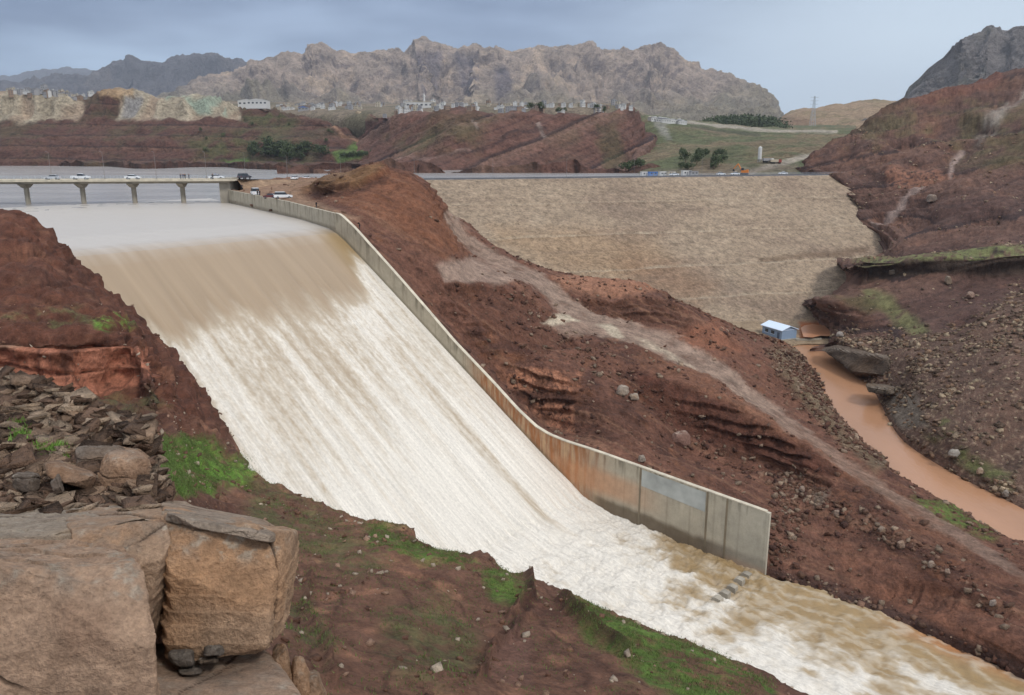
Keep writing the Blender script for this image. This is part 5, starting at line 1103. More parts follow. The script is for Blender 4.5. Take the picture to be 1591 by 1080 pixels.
# site cabins, silo, trucks, mast
for k, (x, c_, w_, l) in enumerate([(1003, 'white', 7, 'white site cabin leftmost in the row on the dam crest'), (1016, 'blue', 6, 'blue site cabin in the row on the dam crest'), (1028, 'white', 5, 'white site cabin right next to the blue one on the dam crest'), (1040, 'cream', 5, 'cream site cabin in the row of cabins on the dam crest'), (1064, 'white', 6, 'small white site cabin between the crest car and the mast'), (1076, 'grey', 5, 'grey site cabin rightmost in the row on the dam crest')]):
    q = on(frP, x, 269, 5); e = empty('site_cabin', tuple(q), ca_); hh_ = 2.7
    m = MB(); m.box((0, 0, hh_/2-.3), (w_, 2.6, hh_+.6)); m.build('wall', M_blue if c_ == 'blue' else TB[c_], e); m = MB(); m.box((0, 0, hh_+.08), (w_+.3, 2.9, .14)); m.build('roof', M_roofg if c_ != 'white' else TB['white'], e)
    for s_ in (-.25, .25): m = MB(); m.box((w_*s_, -1.33, 1.6), (1.0, .08, .9)); m.build('window', M_win, e)
    m = MB(); m.box((0, -1.33, 1.1), (.8, .08, 1.9)); m.build('door', M_roofg, e)
    tag(e, l, 'site cabin', 'site cabins beside the crest road')
q = on(frP, 1179, 247, 5); e = empty('silo', tuple(q)); m = MB(); m.tube((0, 0, 1.8), (0, 0, 9.5), 1.25, 1.25, 14); m.tube((0, 0, .6), (0, 0, 1.8), .3, 1.25, 14); m.tube((0, 0, 9.5), (0, 0, 10.3), 1.25, .3, 14); m.build('tank', TB['white'], e)
for a in range(4): m = MB(); m.tube((1.1*math.cos(a*1.57), 1.1*math.sin(a*1.57), -1), (1.1*math.cos(a*1.57), 1.1*math.sin(a*1.57), 2.4), .12, .12, 6); m.build('leg', M_rail, e)
tag(e, 'tall white silo on legs beside the dirt track', 'silo')
def truck(px, py, G, rz, c, label, bed):
    q = on(G, px, py, 5); e = empty('truck', tuple(q), rz)
    m = MB(); m.box((2.9, 0, 1.7), (1.9, 2.3, 2.1), top=.9); m.build('cab', c, e); m = MB(); m.box((3.82, 0, 2.1), (.1, 1.9, .8)); m.build('windscreen', M_glass, e)
    m = MB(); m.box((-.9, 0, 1.9), (5.2, 2.4, 1.7)); m.build('bed', bed, e); m = MB(); m.box((.3, 0, .85), (7, 1.0, .35)); m.build('chassis', M_tyre, e)
    for x in (2.8, -1.2, -2.5):
        for y in (-1.05, 1.05): m = MB(); m.tube((x, y-.16, .5), (x, y+.16, .5), .5, .5, 12); m.build('wheel', M_tyre, e)
    tag(e, label, 'truck')
truck(1191, 248, frP, .2, TB['white'], 'white tipper truck parked right of the tall silo', TB['grey']); truck(1203, 250, frP, .1, simple('red_cab', lin(140, 60, 50), .5), 'truck with red cab and pale bed right of the silo', TB['cream'])
q = at(1262, 196, 1500); e = empty('pylon', tuple(q)); hgt = 52.
for sx in (-1, 1):
    for sy in (-1, 1): m = MB(); m.tube((sx*5, sy*5, -8), (sx*.6, sy*.6, hgt), .35, .25, 4); m.build('leg', M_rail, e)
m = MB()
for k in range(7):
    z0, z1 = k*hgt/7, (k+1)*hgt/7; r0, r1 = 5-4.4*z0/hgt, 5-4.4*z1/hgt
    for s_ in (-1, 1): m.tube((-r0, s_*r0, z0), (r1, s_*r1, z1), .18, .18, 3); m.tube((r0, s_*r0, z0), (-r1, s_*r1, z1), .18, .18, 3)
m.build('lattice', M_rail, e)
for z_ in (38, 44, 50): m = MB(); m.tube((-7, 0, z_), (7, 0, z_), .3, .3, 4); m.build('crossarm', M_rail, e)
tag(e, 'steel lattice electricity pylon against the sky at the right', 'pylon')

# ------------------------------------------------------------------ street lamps
M_pole = simple('lamp_pole', lin(132, 126, 122), .6, .2)
lp = empty('street_lamp'); m = MB(); m.tube((0, 0, 0), (0, 0, 8.0), .075, .045, 8); m.tube((0, 0, 0), (0, 0, .5), .2, .2, 8); m.build('pole', M_pole, lp)
m = MB(); m.tube((0, 0, 7.95), (1.3, 0, 8.3), .035, .03, 6); m.build('arm', M_pole, lp); m = MB(); m.box((1.5, 0, 8.3), (.6, .22, .10)); m.build('lamp_head', M_roofg, lp)
ord_ = ['first', 'second', 'third', 'fourth', 'fifth', 'sixth', 'seventh', 'eighth', 'ninth', 'tenth', 'eleventh', 'twelfth']
sp_l = [(80, 'b'), (163, 'b'), (243, 'b'), (321, 'b'), (382, 'e'), (447, 'e'), (530, 'e'), (644, 'c'), (766, 'c'), (880, 'c'), (985, 'c'), (1090, 'c')]
for k, (x, w_) in enumerate(sp_l):
    o = lp if k == 0 else copy_tree(lp)
    q = on_bridge(x, -4.0) if w_ == 'b' else on_emb(x, -4.2) if w_ == 'e' else crest(x, -9)
    o.location = tuple(q); o.rotation_euler = (0, 0, -math.pi/2+.1)
    tag(o, 'slender street lamp, %s from the left along the bridge and dam crest' % ord_[k], 'street lamp', 'street lamps along the bridge and dam crest')

# ------------------------------------------------------------------ people
def person(loc, rz, label, shirt=(60, 62, 74), trousers=(44, 44, 50), lean=0., arm=.0, group=None):
    J = {'pel': (0, 0, .95), 'ch': (lean*.3, 0, 1.28), 'nk': (lean*.5, 0, 1.50), 'hd': (lean*.55+.02, 0, 1.64), 'top': (lean*.58+.01, 0, 1.75)}
    V = [J['pel'], J['ch'], J['nk'], J['hd'], J['top']]; E = [(0, 1), (1, 2), (2, 3), (3, 4)]; RR = [.15, .17, .06, .10, .07]
    for s in (-1, 1):
        b = len(V); V += [(lean*.4, s*.20, 1.42), (lean*.4-.03, s*.26, 1.15), (lean*.4+.10+arm*.2, s*.24, .92+arm*.25), (lean*.4+.14+arm*.25, s*.235, .84+arm*.3)]; E += [(2, b), (b, b+1), (b+1, b+2), (b+2, b+3)]; RR += [.075, .055, .04, .045]
        b = len(V); st = .10*s; V += [(0, s*.10, .88), (st*.5+.02, s*.11, .48), (st-.02, s*.11, .09), (st+.13, s*.12, .05)]; E += [(0, b), (b, b+1), (b+1, b+2), (b+2, b+3)]; RR += [.105, .075, .05, .045]
    me = bpy.data.meshes.new('p'); me.from_pydata(V, E, []); o = bpy.data.objects.new('p', me); col.objects.link(o)
    md = o.modifiers.new('s', 'SKIN'); sv = me.skin_vertices[0].data
    for k, r_ in enumerate(RR): sv[k].radius = (r_, r_)
    sv[0].use_root = True
    o.modifiers.new('u', 'SUBSURF').levels = 1
    bpy.context.view_layer.update(); dg = bpy.context.evaluated_depsgraph_get(); m2 = bpy.data.meshes.new_from_object(o.evaluated_get(dg)); bpy.data.objects.remove(o)
    for mm in (SKINM, simple('shirt', lin(*shirt), .9), simple('trousers', lin(*trousers), .9), HAIRM): m2.materials.append(mm)
    for p in m2.polygons:
        c = p.center; p.material_index = 3 if c.z > 1.70 or (c.z > 1.58 and c.x < lean*.55) else 0 if c.z > 1.49 or (abs(c.y) > .2 and c.z < .93+arm*.3 and c.z > .75) else 1 if c.z > .92 else 2
        p.use_smooth = True
    o = bpy.data.objects.new('person', m2); col.objects.link(o); o.location = tuple(loc); o.rotation_euler = (0, 0, rz); return tag(o, label, 'person', group)
SKINM = simple('skin', lin(176, 128, 100), .6); HAIRM = simple('hair', lin(30, 26, 24), .8)
person(on_bridge(281, 3.4), 1.6, 'person in dark clothes, leftmost of the group on the bridge')
person(on_bridge(285, 3.2), -1.2, 'person in a dark blue jacket, second from the left on the bridge', (52, 60, 90))
person(on_bridge(288, 3.4), -1.6, 'person in black, third from the left on the bridge', (30, 30, 34))
person(on_bridge(294, 3.3), 2.5, 'person in grey standing slightly apart at the right of the bridge group', (96, 98, 104))
person(on_bridge(331, 3.3), 2.0, 'person in dark clothes standing by the car with the light bar', (40, 42, 52))
person(plat(375, 291), 2.0, 'person in dark clothes on the platform near the abutment', (46, 44, 50))
person(plat(398, 303), 1.0, 'person in black beside the white van, the left one of two', (28, 28, 32))
person(plat(403, 304), -2.0, 'person in dark jacket beside the white van, the right one of two', (48, 40, 44))
q = A2+(E2-A2)*.155; person((q[0]+.9, q[1]+.9, float(np.interp(.155, [0, .35], [-12.7, -11.9]))-.35), -2.3, 'person in black standing behind the approach wall below the hump', (24, 24, 28))
q = A2+DIR*6.2+PRP*1.5; person((q[0], q[1], float(wall_z(6.2))-.4), -2.3, 'person in black bending over behind the top of the chute wall', (24, 24, 28), lean=.6, arm=.6)
# ================================================================== ROCKS
def hexa(name, fr, bk, label, n=40, rnd=.25, amp=.05, sc=.5, seed=0, tone=(150, 122, 98), strata=.0, cat='rock', group=None, mat=None, kind=None, top_light=.5, cuts=9):
    """rock from 8 corners: front (tl,tr,br,bl) and back (tl,tr,br,bl), each (px,py,distance)"""
    f = [at(*c) for c in fr]; b = [at(*c) for c in bk]
    C = np.array([[[f[3], b[3]], [f[0], b[0]]], [[f[2], b[2]], [f[1], b[1]]]])      # [x][z][y]
    t = np.linspace(-1, 1, n); V = {}; verts = []; F = []
    def vid(i, j, k):
        key = (i, j, k)
        if key not in V: V[key] = len(verts); verts.append((t[i], t[j], t[k]))
        return V[key]
    m_ = n-1
    for a in range(m_):
        for c in range(m_):
            F += [(vid(a, c, 0), vid(a+1, c, 0), vid(a+1, c+1, 0), vid(a, c+1, 0)), (vid(a, c, m_), vid(a, c+1, m_), vid(a+1, c+1, m_), vid(a+1, c, m_)),
                  (vid(a, 0, c), vid(a, 0, c+1), vid(a+1, 0, c+1), vid(a+1, 0, c)), (vid(a, m_, c), vid(a+1, m_, c), vid(a+1, m_, c+1), vid(a, m_, c+1)),
                  (vid(0, a, c), vid(0, a+1, c), vid(0, a+1, c+1), vid(0, a, c+1)), (vid(m_, a, c), vid(m_, a, c+1), vid(m_, a+1, c+1), vid(m_, a+1, c))]
    U = np.array(verts); U = U                 # x, z(up), y(depth) in -1..1
    p6 = (np.abs(U)**(2/rnd if rnd < .9 else 2)).sum(1)**(rnd/2 if rnd < .9 else .5); U2 = U/np.maximum(p6, 1e-6)[:, None]*1.0
    w = (U2+1)/2; x, z, y = w[:, 0:1], w[:, 1:2], w[:, 2:3]
    P = 0
    for i in (0, 1):
        for j in (0, 1):
            for k in (0, 1): P = P+C[i, j, k][None]*(x if i else 1-x)*(z if j else 1-z)*(y if k else 1-y)
    cen = P.mean(0); N_ = P-cen
    me0 = U2/np.linalg.norm(U2, axis=1)[:, None]; ex = (C[1]-C[0]).mean((0, 1)); ez = (C[:, 1]-C[:, 0]).mean((0, 1)); ey = (C[:, :, 1]-C[:, :, 0]).mean((0, 1))
    ex, ez, ey = [v/np.linalg.norm(v) for v in (ex, ez, ey)]
    q = np.sign(me0)*np.abs(me0)**3; N_ = q[:, 0:1]*ex+q[:, 1:2]*ez+q[:, 2:3]*ey; N_ /= np.linalg.norm(N_, axis=1)[:, None]
    r1 = fbm(P, sc, 6, .5, seed=200+seed); r2 = fbm(P, sc*1.7, 4, .5, seed=230+seed, ridged=True)
    cell = np.abs(perlin(P/sc/1.3+seed)); 
    rr_ = np.random.RandomState(500+seed); cc_ = P.mean(0); dd_ = P-cc_; size = np.abs(dd_).max(0).mean()
    for _ in range(cuts):
        v_ = rr_.normal(size=3); v_ /= np.linalg.norm(v_); pr_ = (P-cc_)@v_; h_ = np.quantile(pr_, rr_.uniform(.86, .97)); P = P-np.maximum(0, pr_-h_)[:, None]*v_*.92
    crk = np.zeros(len(P)); stp = np.zeros(len(P)); rc_ = np.random.RandomState(900+seed)
    for q_ in range(3 if n > 60 else 1):
        v_ = rc_.normal(size=3)*np.array([1, 1, .35 if q_ % 2 else 1.6]); v_ /= np.linalg.norm(v_); pr_ = (P-cc_)@v_+.05*sc*fbm(P, sc*.6, 4, .6, seed=320+seed+q_); o_ = np.quantile(pr_, rc_.uniform(.25, .75))
        seg = sm(fbm(P, sc*1.6, 2, seed=330+seed+q_), -.15, .1); crk = np.maximum(crk, (1-sm(np.abs(pr_-o_), .004*size, .016*size))*seg); stp = stp+sm(pr_-o_, -.01*size, .01*size)*seg*rc_.uniform(-1, 1)
    if n > 60:
        bz = P[:, 2]*5.5+.9*fbm(P, sc*1.5, 4, seed=340+seed); stp = stp+.9*((bz % 1)**2-.4)*sm(fbm(P, sc*2, 3, seed=345+seed), -.1, .35)
    d = amp*.55*stp
    d = d-amp*.5*crk+amp*(.8*r1+.6*r2)+amp*.35*fbm(P, sc*.18, 4, .6, seed=290+seed)
    if strata: d = d+strata*(np.floor(P[:, 2]*7+1.2*r1)%2-.5)*(.4+np.abs(fbm(P, sc*2, 2, seed=9+seed)))
    P = P+N_*d[:, None]
    a = fbm(P, sc*1.2, 5, .6, seed=260+seed); b_ = fbm(P, sc*.25, 5, .6, seed=270+seed); g_ = fbm(P, sc*3, 4, seed=280+seed)
    c = np.tile(np.array(lin(*tone)), (len(P), 1)); c = mixc(c, sm(a, .0, .4)*.5, np.array(lin(tone[0]*.80, tone[1]*.76, tone[2]*.74))); c = mixc(c, sm(g_, .0, .4)*.4, np.array(lin(min(255, tone[0]*1.12), tone[1]*1.0, tone[2]*.84)))
    tp = sm(N_[:, 2], .35, .8); c = mixc(c, tp*sm(b_+.6*a, -.3, .3)*top_light, np.array(lin(138, 128, 116))); c = mixc(c, tp*sm(b_-a*.5, .2, .45)*.5, np.array(lin(186, 174, 156)))  # upward faces painted grey-tan and paler, so tops look lit by the sky
    c = mixc(c, crk*.75, np.array(lin(66, 50, 40)))
    c = c*(1+.32*b_[:, None])
    o = mesh_obj(name, P, np.array(F)[:, ::-1].copy(), mat or M_rock, smooth=True, colors=c)
    if label: tag(o, label, cat, group, kind)
    return o
# terrace under the rubble
TR = [[(-150, 590, 18), (20, 592, 17.5), (75, 604, 17), (150, 640, 16), (192, 664, 15.3), (236, 700, 14), ('w', -7.0, 14.6, -9.5)],
      [(-150, 640, 15), (20, 640, 15), (75, 645, 15), (150, 672, 14.2), (192, 696, 13.7), (238, 730, 13), ('w', -6.4, 13.6, -9.5)],
      [(-150, 700, 13), (20, 700, 13), (75, 705, 12.9), (150, 722, 12.5), (192, 738, 12.2), (240, 760, 12), ('w', -5.9, 12.4, -9)],
      [(-150, 770, 11.2), (20, 770, 11.2), (75, 772, 11.2), (150, 778, 11.1), (192, 784, 11), (240, 792, 11), ('w', -5.4, 11.3, -8)],
      [(-150, 850, 9.0), (20, 850, 9), (75, 850, 9), (150, 850, 9), (192, 850, 9), (240, 850, 9), ('w', -4.2, 9.5, -7)]]
TRb = [('w', p[0], p[1]+2.2, p[2]-6) for p in [at(*c) if len(c) == 3 else np.array(c[1:]) for c in TR[0]]]
def tr_col(P, n, px, py):
    a = fbm(P, 1.5, 5, seed=301); b = fbm(P, .3, 5, .6, seed=302); c = np.tile(np.array(lin(88, 70, 58)), (len(P), 1)); c = mixc(c, sm(a, -.1, .3)*.5, np.array(lin(112, 96, 80)))
    g = np.maximum(inpoly(px+b*20, py+b*20, [(15, 655), (40, 655), (60, 690), (108, 700), (100, 716), (60, 710), (20, 690)], 6), 0); c = mixc(c, g*.7, GREEN)
    return c*(1+.35*b[:, None])
tr_o, trP = loft('rock_terrace', [TRb]+TR, [20, 40, 40, 40, 20], [30, 60, 60, 50, 50, 30], lambda P, n, px, py: .16*fbm(P, .9, 6, .6, seed=300, ridged=True)+.1*np.abs(perlin(P*np.array([1.5, 1.5, 6]))), tr_col, M_rock)
hexa('split_rock', [(-110, 884, 6.9), (240, 898, 7.1), (246, 1160, 6.8), (-110, 1160, 6.6)], [(-110, 838, 8.9), (178, 846, 8.8), (244, 960, 8.9), (-110, 900, 8.9)], 'huge cracked tan sandstone block filling the bottom left corner', n=140, rnd=.06, amp=.09, sc=.8, seed=1, tone=(184, 152, 126), cuts=4)
hexa('split_rock', [(110, 832, 8.3), (257, 818, 8.5), (268, 1012, 8.3), (190, 1110, 8.0)], [(100, 792, 11.2), (256, 786, 11.3), (268, 900, 11), (120, 900, 11)], 'narrow middle slab of the big boulder, just left of the open crack', n=90, rnd=.06, amp=.06, sc=.8, seed=2, tone=(176, 146, 120), cuts=2)
hexa('split_rock', [(260, 812, 8.5), (438, 840, 8.6), (412, 1006, 8.4), (270, 1018, 8.4)], [(256, 784, 11.3), (462, 826, 10.4), (462, 945, 10.2), (272, 900, 11)], 'big square-edged sandstone boulder right of the open crack', n=140, rnd=.06, amp=.08, sc=.8, seed=3, tone=(178, 146, 118), cuts=5)
hexa('cap_slab', [(-90, 836, 8.9), (236, 824, 8.9), (232, 846, 8.85), (-90, 868, 8.8)], [(-90, 774, 12), (262, 778, 12), (262, 796, 12), (-90, 800, 12)], 'thin grey flaking slab lying on top of the large foreground rocks, left of the crack', n=90, rnd=.2, amp=.05, sc=.5, seed=4, tone=(164, 148, 130), strata=.05, top_light=.4, cuts=6)
hexa('cap_slab', [(262, 800, 8.9), (428, 832, 8.75), (424, 846, 8.7), (262, 812, 8.8)], [(250, 776, 11.6), (405, 806, 11.0), (430, 818, 10.8), (262, 790, 11.3)], 'thin grey weathered crust on the square boulder, right of the crack', n=90, rnd=.2, amp=.045, sc=.5, seed=5, tone=(164, 146, 128), strata=.04, top_light=.4, cuts=6)
hexa('ledge_rock', [(150, 1072, 7.5), (480, 1085, 7.6), (500, 1200, 7.4), (150, 1200, 7.3)], [(200, 992, 9.8), (402, 986, 10.), (440, 1100, 9.6), (200, 1100, 9.4)], 'smooth flat tan ledge under the square boulder at the bottom edge', n=70, rnd=.2, amp=.04, sc=.8, seed=6, tone=(182, 152, 128))
for k, (x, y, w, h, l) in enumerate([(432, 1003, 26, 70, 'left upright splinter of tan rock at the bottom edge'), (460, 1020, 26, 60, 'middle upright splinter of tan rock at the bottom edge'), (482, 1042, 24, 50, 'right and lowest splinter of tan rock at the bottom edge')]):
    hexa('rock_splinter', [(x-5, y+4, 9.0), (x+8, y, 9.0), (x+w, y+h, 8.8), (x-w*.6, y+h+20, 8.7)], [(x, y+2, 9.6), (x+10, y+4, 9.6), (x+w+6, y+h, 9.8), (x-4, y+h, 9.7)], l, n=34, rnd=.3, amp=.06, sc=.4, seed=10+k, tone=(158, 130, 106), group='upright rock splinters')
CV = [(30, 862, 74, 884, 'brown stone wedged in the crevice on top of the huge block, leftmost'), (80, 858, 108, 876, 'small grey stone in the middle of the crevice on top of the huge block'), (112, 860, 150, 882, 'dark stone at the right end of the crevice on top of the huge block')]
for k, (x0, y0, x1, y1, l) in enumerate(CV): hexa('crevice_stone', [(x0, y0+4, 8.3), (x1, y0+5, 8.3), (x1+2, y1, 8.1), (x0, y1, 8.1)], [(x0+4, y0-3, 8.8), (x1-4, y0-2, 8.8), (x1, y1-4, 8.8), (x0+4, y1-4, 8.8)], l, n=22, rnd=.3, amp=.03, sc=.2, seed=90+k, tone=[(136, 114, 94), (120, 112, 102), (104, 90, 80)][k], group='stones in the crevice')
SH = [(262, 1008, 300, 1036, 'dark grey pointed stone under the square boulder'), (318, 1000, 345, 1018, 'small square grey stone under the square boulder'), (308, 1018, 338, 1032, 'dark flat chip left of centre on the tan ledge'), (278, 1034, 312, 1046, 'flat grey chip nearest the bottom on the tan ledge')]
for k, (x0, y0, x1, y1, l) in enumerate(SH): hexa('stone_chip', [(x0, y0+6, 8.15), (x1, y0+4, 8.15), (x1+2, y1, 8.0), (x0, y1, 8.0)], [(x0+4, y0, 8.5), (x1-4, y0, 8.5), (x1, y1-4, 8.5), (x0+4, y1-4, 8.5)], l, n=20, rnd=.35, amp=.03, sc=.2, seed=20+k, tone=(112, 102, 92), group='loose stones on the tan ledge')
BL = [((162, 704), (226, 708), (238, 776), (150, 780), 12.0, 1.6, (170, 138, 112), 'rounded brown boulder at the right edge of the rubble terrace', .45, .09),
      ((120, 700), (205, 702), (210, 726), (118, 730), 12.6, 1.2, (128, 112, 98), 'dark layered block behind the rounded brown boulder', .2, .08),
      ((66, 716), (148, 742), (140, 766), (76, 742), 11.6, .8, (150, 122, 100), 'long slab tilted down to the right on the rubble', .2, .05),
      ((122, 652), (186, 664), (182, 682), (120, 672), 14.6, 1.0, (168, 146, 124), 'flat-topped tan rock at the upper right of the rubble terrace', .35, .08),
      ((24, 655), (92, 655), (98, 676), (22, 678), 14.6, 1.0, (150, 134, 118), 'wide layered slab half-way up the rubble pile at the left edge', .2, .07),
      ((26, 612), (88, 618), (92, 634), (20, 632), 16.4, 1.0, (130, 116, 100), 'grey slab at the top of the rubble pile', .2, .07),
      ((30, 598), (60, 600), (62, 612), (28, 612), 17.2, .7, (156, 134, 112), 'small pale rock topmost on the rubble pile', .4, .06),
      ((76, 750), (92, 738), (100, 768), (84, 772), 11.3, .4, (128, 112, 98), 'small upright grey stone left of the tilted slab', .3, .03),
      ((96, 636), (128, 644), (128, 656), (94, 650), 15.4, .8, (118, 102, 88), 'flat dark stone between the two tan rocks of the rubble', .25, .05),
      ((20, 740), (62, 744), (60, 764), (20, 764), 11.5, .8, (108, 94, 82), 'low dark stone at the left edge of the rubble above the huge block', .3, .05)]
for k, (tl, tr, br, bl, Y, dp, tone, l, rn, am) in enumerate(BL):
    hexa('boulder', [tl+(Y,), tr+(Y,), br+(Y-.25,), bl+(Y-.25,)], [(tl[0]+8, tl[1]-9, Y+dp), (tr[0]-2, tr[1]-8, Y+dp), (br[0]-2, br[1]-14, Y+dp), (bl[0]+8, bl[1]-14, Y+dp)], l, n=56 if k < 3 else 40, rnd=rn, amp=am, sc=.55, seed=30+k, tone=tone, strata=.04 if k in (1, 4, 5) else 0, group='boulders on the rubble terrace')
# isolated boulders on the slopes
IB = [(ridgeP, 1057, 690, 34, 20, (128, 98, 86), 'pinkish boulder alone on the bare slope above the basin wall'), (ridgeP, 968, 612, 20, 14, (150, 136, 122), 'pale grey boulder, left one of a pair on the ridge slope'), (ridgeP, 985, 620, 16, 9, (140, 126, 112), 'pale grey boulder, right one of a pair on the ridge slope'),
      (ridgeP, 997, 716, 12, 9, (140, 128, 116), 'small grey stone just behind the wall top'), (ridgeP, 1300, 800, 10, 8, (142, 122, 108), 'brown boulder high on the lower ridge slope'), (ridgeP, 1370, 828, 14, 10, (136, 118, 104), 'brown boulder in the stony patch of the lower ridge'), (ridgeP, 1400, 850, 13, 11, (140, 118, 102), 'second brown boulder right below the stony patch'),
      (ridgeP, 1447, 880, 12, 9, (146, 128, 114), 'grey boulder on the bank near the road bend'), (ridgeP, 1472, 891, 9, 8, (152, 130, 114), 'small pale boulder right of the grey one near the road bend'), (ridgeP, 1543, 940, 13, 9, (136, 122, 112), 'grey boulder farthest right on the lower bank'), (ridgeP, 1246, 763, 10, 8, (140, 120, 106), 'brown stone in the fall of stones behind the wall end'),
      (rhP, 1563, 770, 12, 9, (132, 122, 112), 'grey boulder on the far river bank at the right edge'), (rhP, 1483, 708, 22, 10, (150, 142, 132), 'long pale boulder on the far river bank'), (rhP, 1523, 735, 12, 9, (150, 128, 108), 'tan boulder right of the long pale one on the river bank'), (rhP, 1305, 522, 12, 7, (148, 140, 132), 'pale boulder above the river near the cabin'), (rhP, 1337, 537, 14, 6, (130, 112, 98), 'flat brown boulder above the dark river ledge'),
      (rhP, 1508, 462, 14, 9, (136, 112, 98), 'brown boulder on the slope below the grassy ledge'), (rhP, 1473, 440, 12, 12, (120, 104, 88), 'tall dark boulder under the grassy ledge'), (rhP, 1386, 425, 10, 6, (110, 96, 82), 'dark boulder fallen at the left foot of the grassy ledge'), (rhP, 1448, 312, 18, 10, (118, 106, 98), 'jagged dark boulder on the right hill slope')]
def rock_at(G, px, py, wpx, hpx, tone, l, k):
    q = on(G, px, py, 4); Y = q[1]; w = wpx/2; dp = wpx*Y/FPX*.8
    hexa('boulder', [(px-w*.8, py-hpx*.75, Y), (px+w*.7, py-hpx*.9, Y), (px+w, py+hpx*.25, Y-dp*.1), (px-w, py+hpx*.3, Y-dp*.1)], [(px-w*.6, py-hpx, Y+dp), (px+w*.6, py-hpx, Y+dp), (px+w, py, Y+dp), (px-w, py, Y+dp)], l, n=16, rnd=.5, amp=wpx*Y/FPX*.11, sc=wpx*Y/FPX*.45, seed=60+k, tone=tone, group='single boulders on the slopes')
for k, a in enumerate(IB): rock_at(*a, k)
hexa('rock_outcrop', [(1268, 536, 236), (1388, 560, 204), (1392, 590, 201), (1345, 592, 206)], [(1275, 530, 250), (1396, 548, 222), (1400, 575, 218), (1300, 560, 240)], 'dark undercut slab of rock leaning over the brown river', n=60, rnd=.25, amp=1.1, sc=6, seed=80, tone=(100, 86, 74), strata=.5, mat=M_ground)
hexa('rock_outcrop', [(1344, 600, 190), (1385, 606, 186), (1384, 614, 185), (1350, 612, 188)], [(1348, 594, 200), (1392, 600, 196), (1392, 606, 195), (1352, 604, 197)], 'small flat dark rock shelf at the river edge', n=34, rnd=.25, amp=.5, sc=3, seed=81, tone=(104, 92, 80), strata=.3, mat=M_ground)

# loose rubble nobody could count
ICO_V = []; ph = (1+5**.5)/2
for a_ in (-1, 1):
    for b_ in (-ph, ph): ICO_V += [(a_, b_, 0), (0, a_, b_), (b_, 0, a_)]
ICO_V = np.array(ICO_V)/np.hypot(1, ph)
import itertools
_d = lambda i, j: np.linalg.norm(ICO_V[i]-ICO_V[j])
ICO_F = []
for i, j, k in itertools.combinations(range(12), 3):
    if max(_d(i, j), _d(j, k), _d(i, k)) < 1.1:
        n_ = np.cross(ICO_V[j]-ICO_V[i], ICO_V[k]-ICO_V[i]); ICO_F.append((i, j, k) if n_@ICO_V[i] > 0 else (i, k, j))
ICO_F = np.array(ICO_F)
BX_V = np.array([(x, y, z) for x in (-1, 1) for y in (-1, 1) for z in (-1, 1)])*.8
BX_F = np.array([(0, 1, 3), (0, 3, 2), (4, 6, 7), (4, 7, 5), (0, 4, 5), (0, 5, 1), (2, 3, 7), (2, 7, 6), (0, 2, 6), (0, 6, 4), (1, 5, 7), (1, 7, 3)])
def rubble(name, G, weight, count, smin, smax, tones, label, seed, flat=.7, pw=2.2):
    r = np.random.RandomState(seed); Q = G.reshape(-1, 3); px, py = proj(Q); w = weight(Q, px, py); w = np.clip(w, 0, None)*((px > -60) & (px < 1660) & (py < 1140))
    # even out the mesh density: weight by local cell area
    du = np.linalg.norm(np.gradient(G, axis=0), axis=2); dv = np.linalg.norm(np.gradient(G, axis=1), axis=2); w = w*(du*dv).ravel(); w = w/w.sum()
    idx = r.choice(len(Q), count, p=w); c = Q[idx]+r.normal(size=(count, 3))*np.array([1, 1, 0])*np.sqrt((du*dv).ravel()[idx])[:, None]*.4
    s = smin+(smax-smin)*r.rand(count)**pw*1.0
    S3 = s[:, None]*np.stack([r.uniform(.7, 1.3, count), r.uniform(.7, 1.3, count), flat*r.uniform(.6, 1.2, count)], 1)
    nv = len(BX_V); jit = 1+r.uniform(-.42, .30, (count, nv, 3)); a = r.uniform(0, 6.28, count); ca, sa = np.cos(a)[:, None], np.sin(a)[:, None]
    L_ = BX_V[None]*jit*S3[:, None]*.5; tl_ = r.normal(size=(count, 2))*.28; L_[..., 2] = L_[..., 2]+L_[..., 0]*tl_[:, :1]+L_[..., 1]*tl_[:, 1:]; X = L_[..., 0]*ca-L_[..., 1]*sa; Yv = L_[..., 0]*sa+L_[..., 1]*ca
    V = np.stack([X, Yv, L_[..., 2]], 2)+c[:, None]+np.array([0, 0, 1])*(s*flat*.12)[:, None, None]
    F = (BX_F[None]+np.arange(count)[:, None, None]*nv).reshape(-1, 3)
    T = np.array([lin(*t) for t in tones]); cc = T[r.randint(len(T), size=count)]*r.uniform(.75, 1.2, (count, 1)); cc = np.repeat(cc, nv, 0)
    return tag(mesh_obj(name, V.reshape(-1, 3), F.copy(), M_ground if smax > .5 else M_rock, colors=cc), label, 'rubble', kind='stuff')
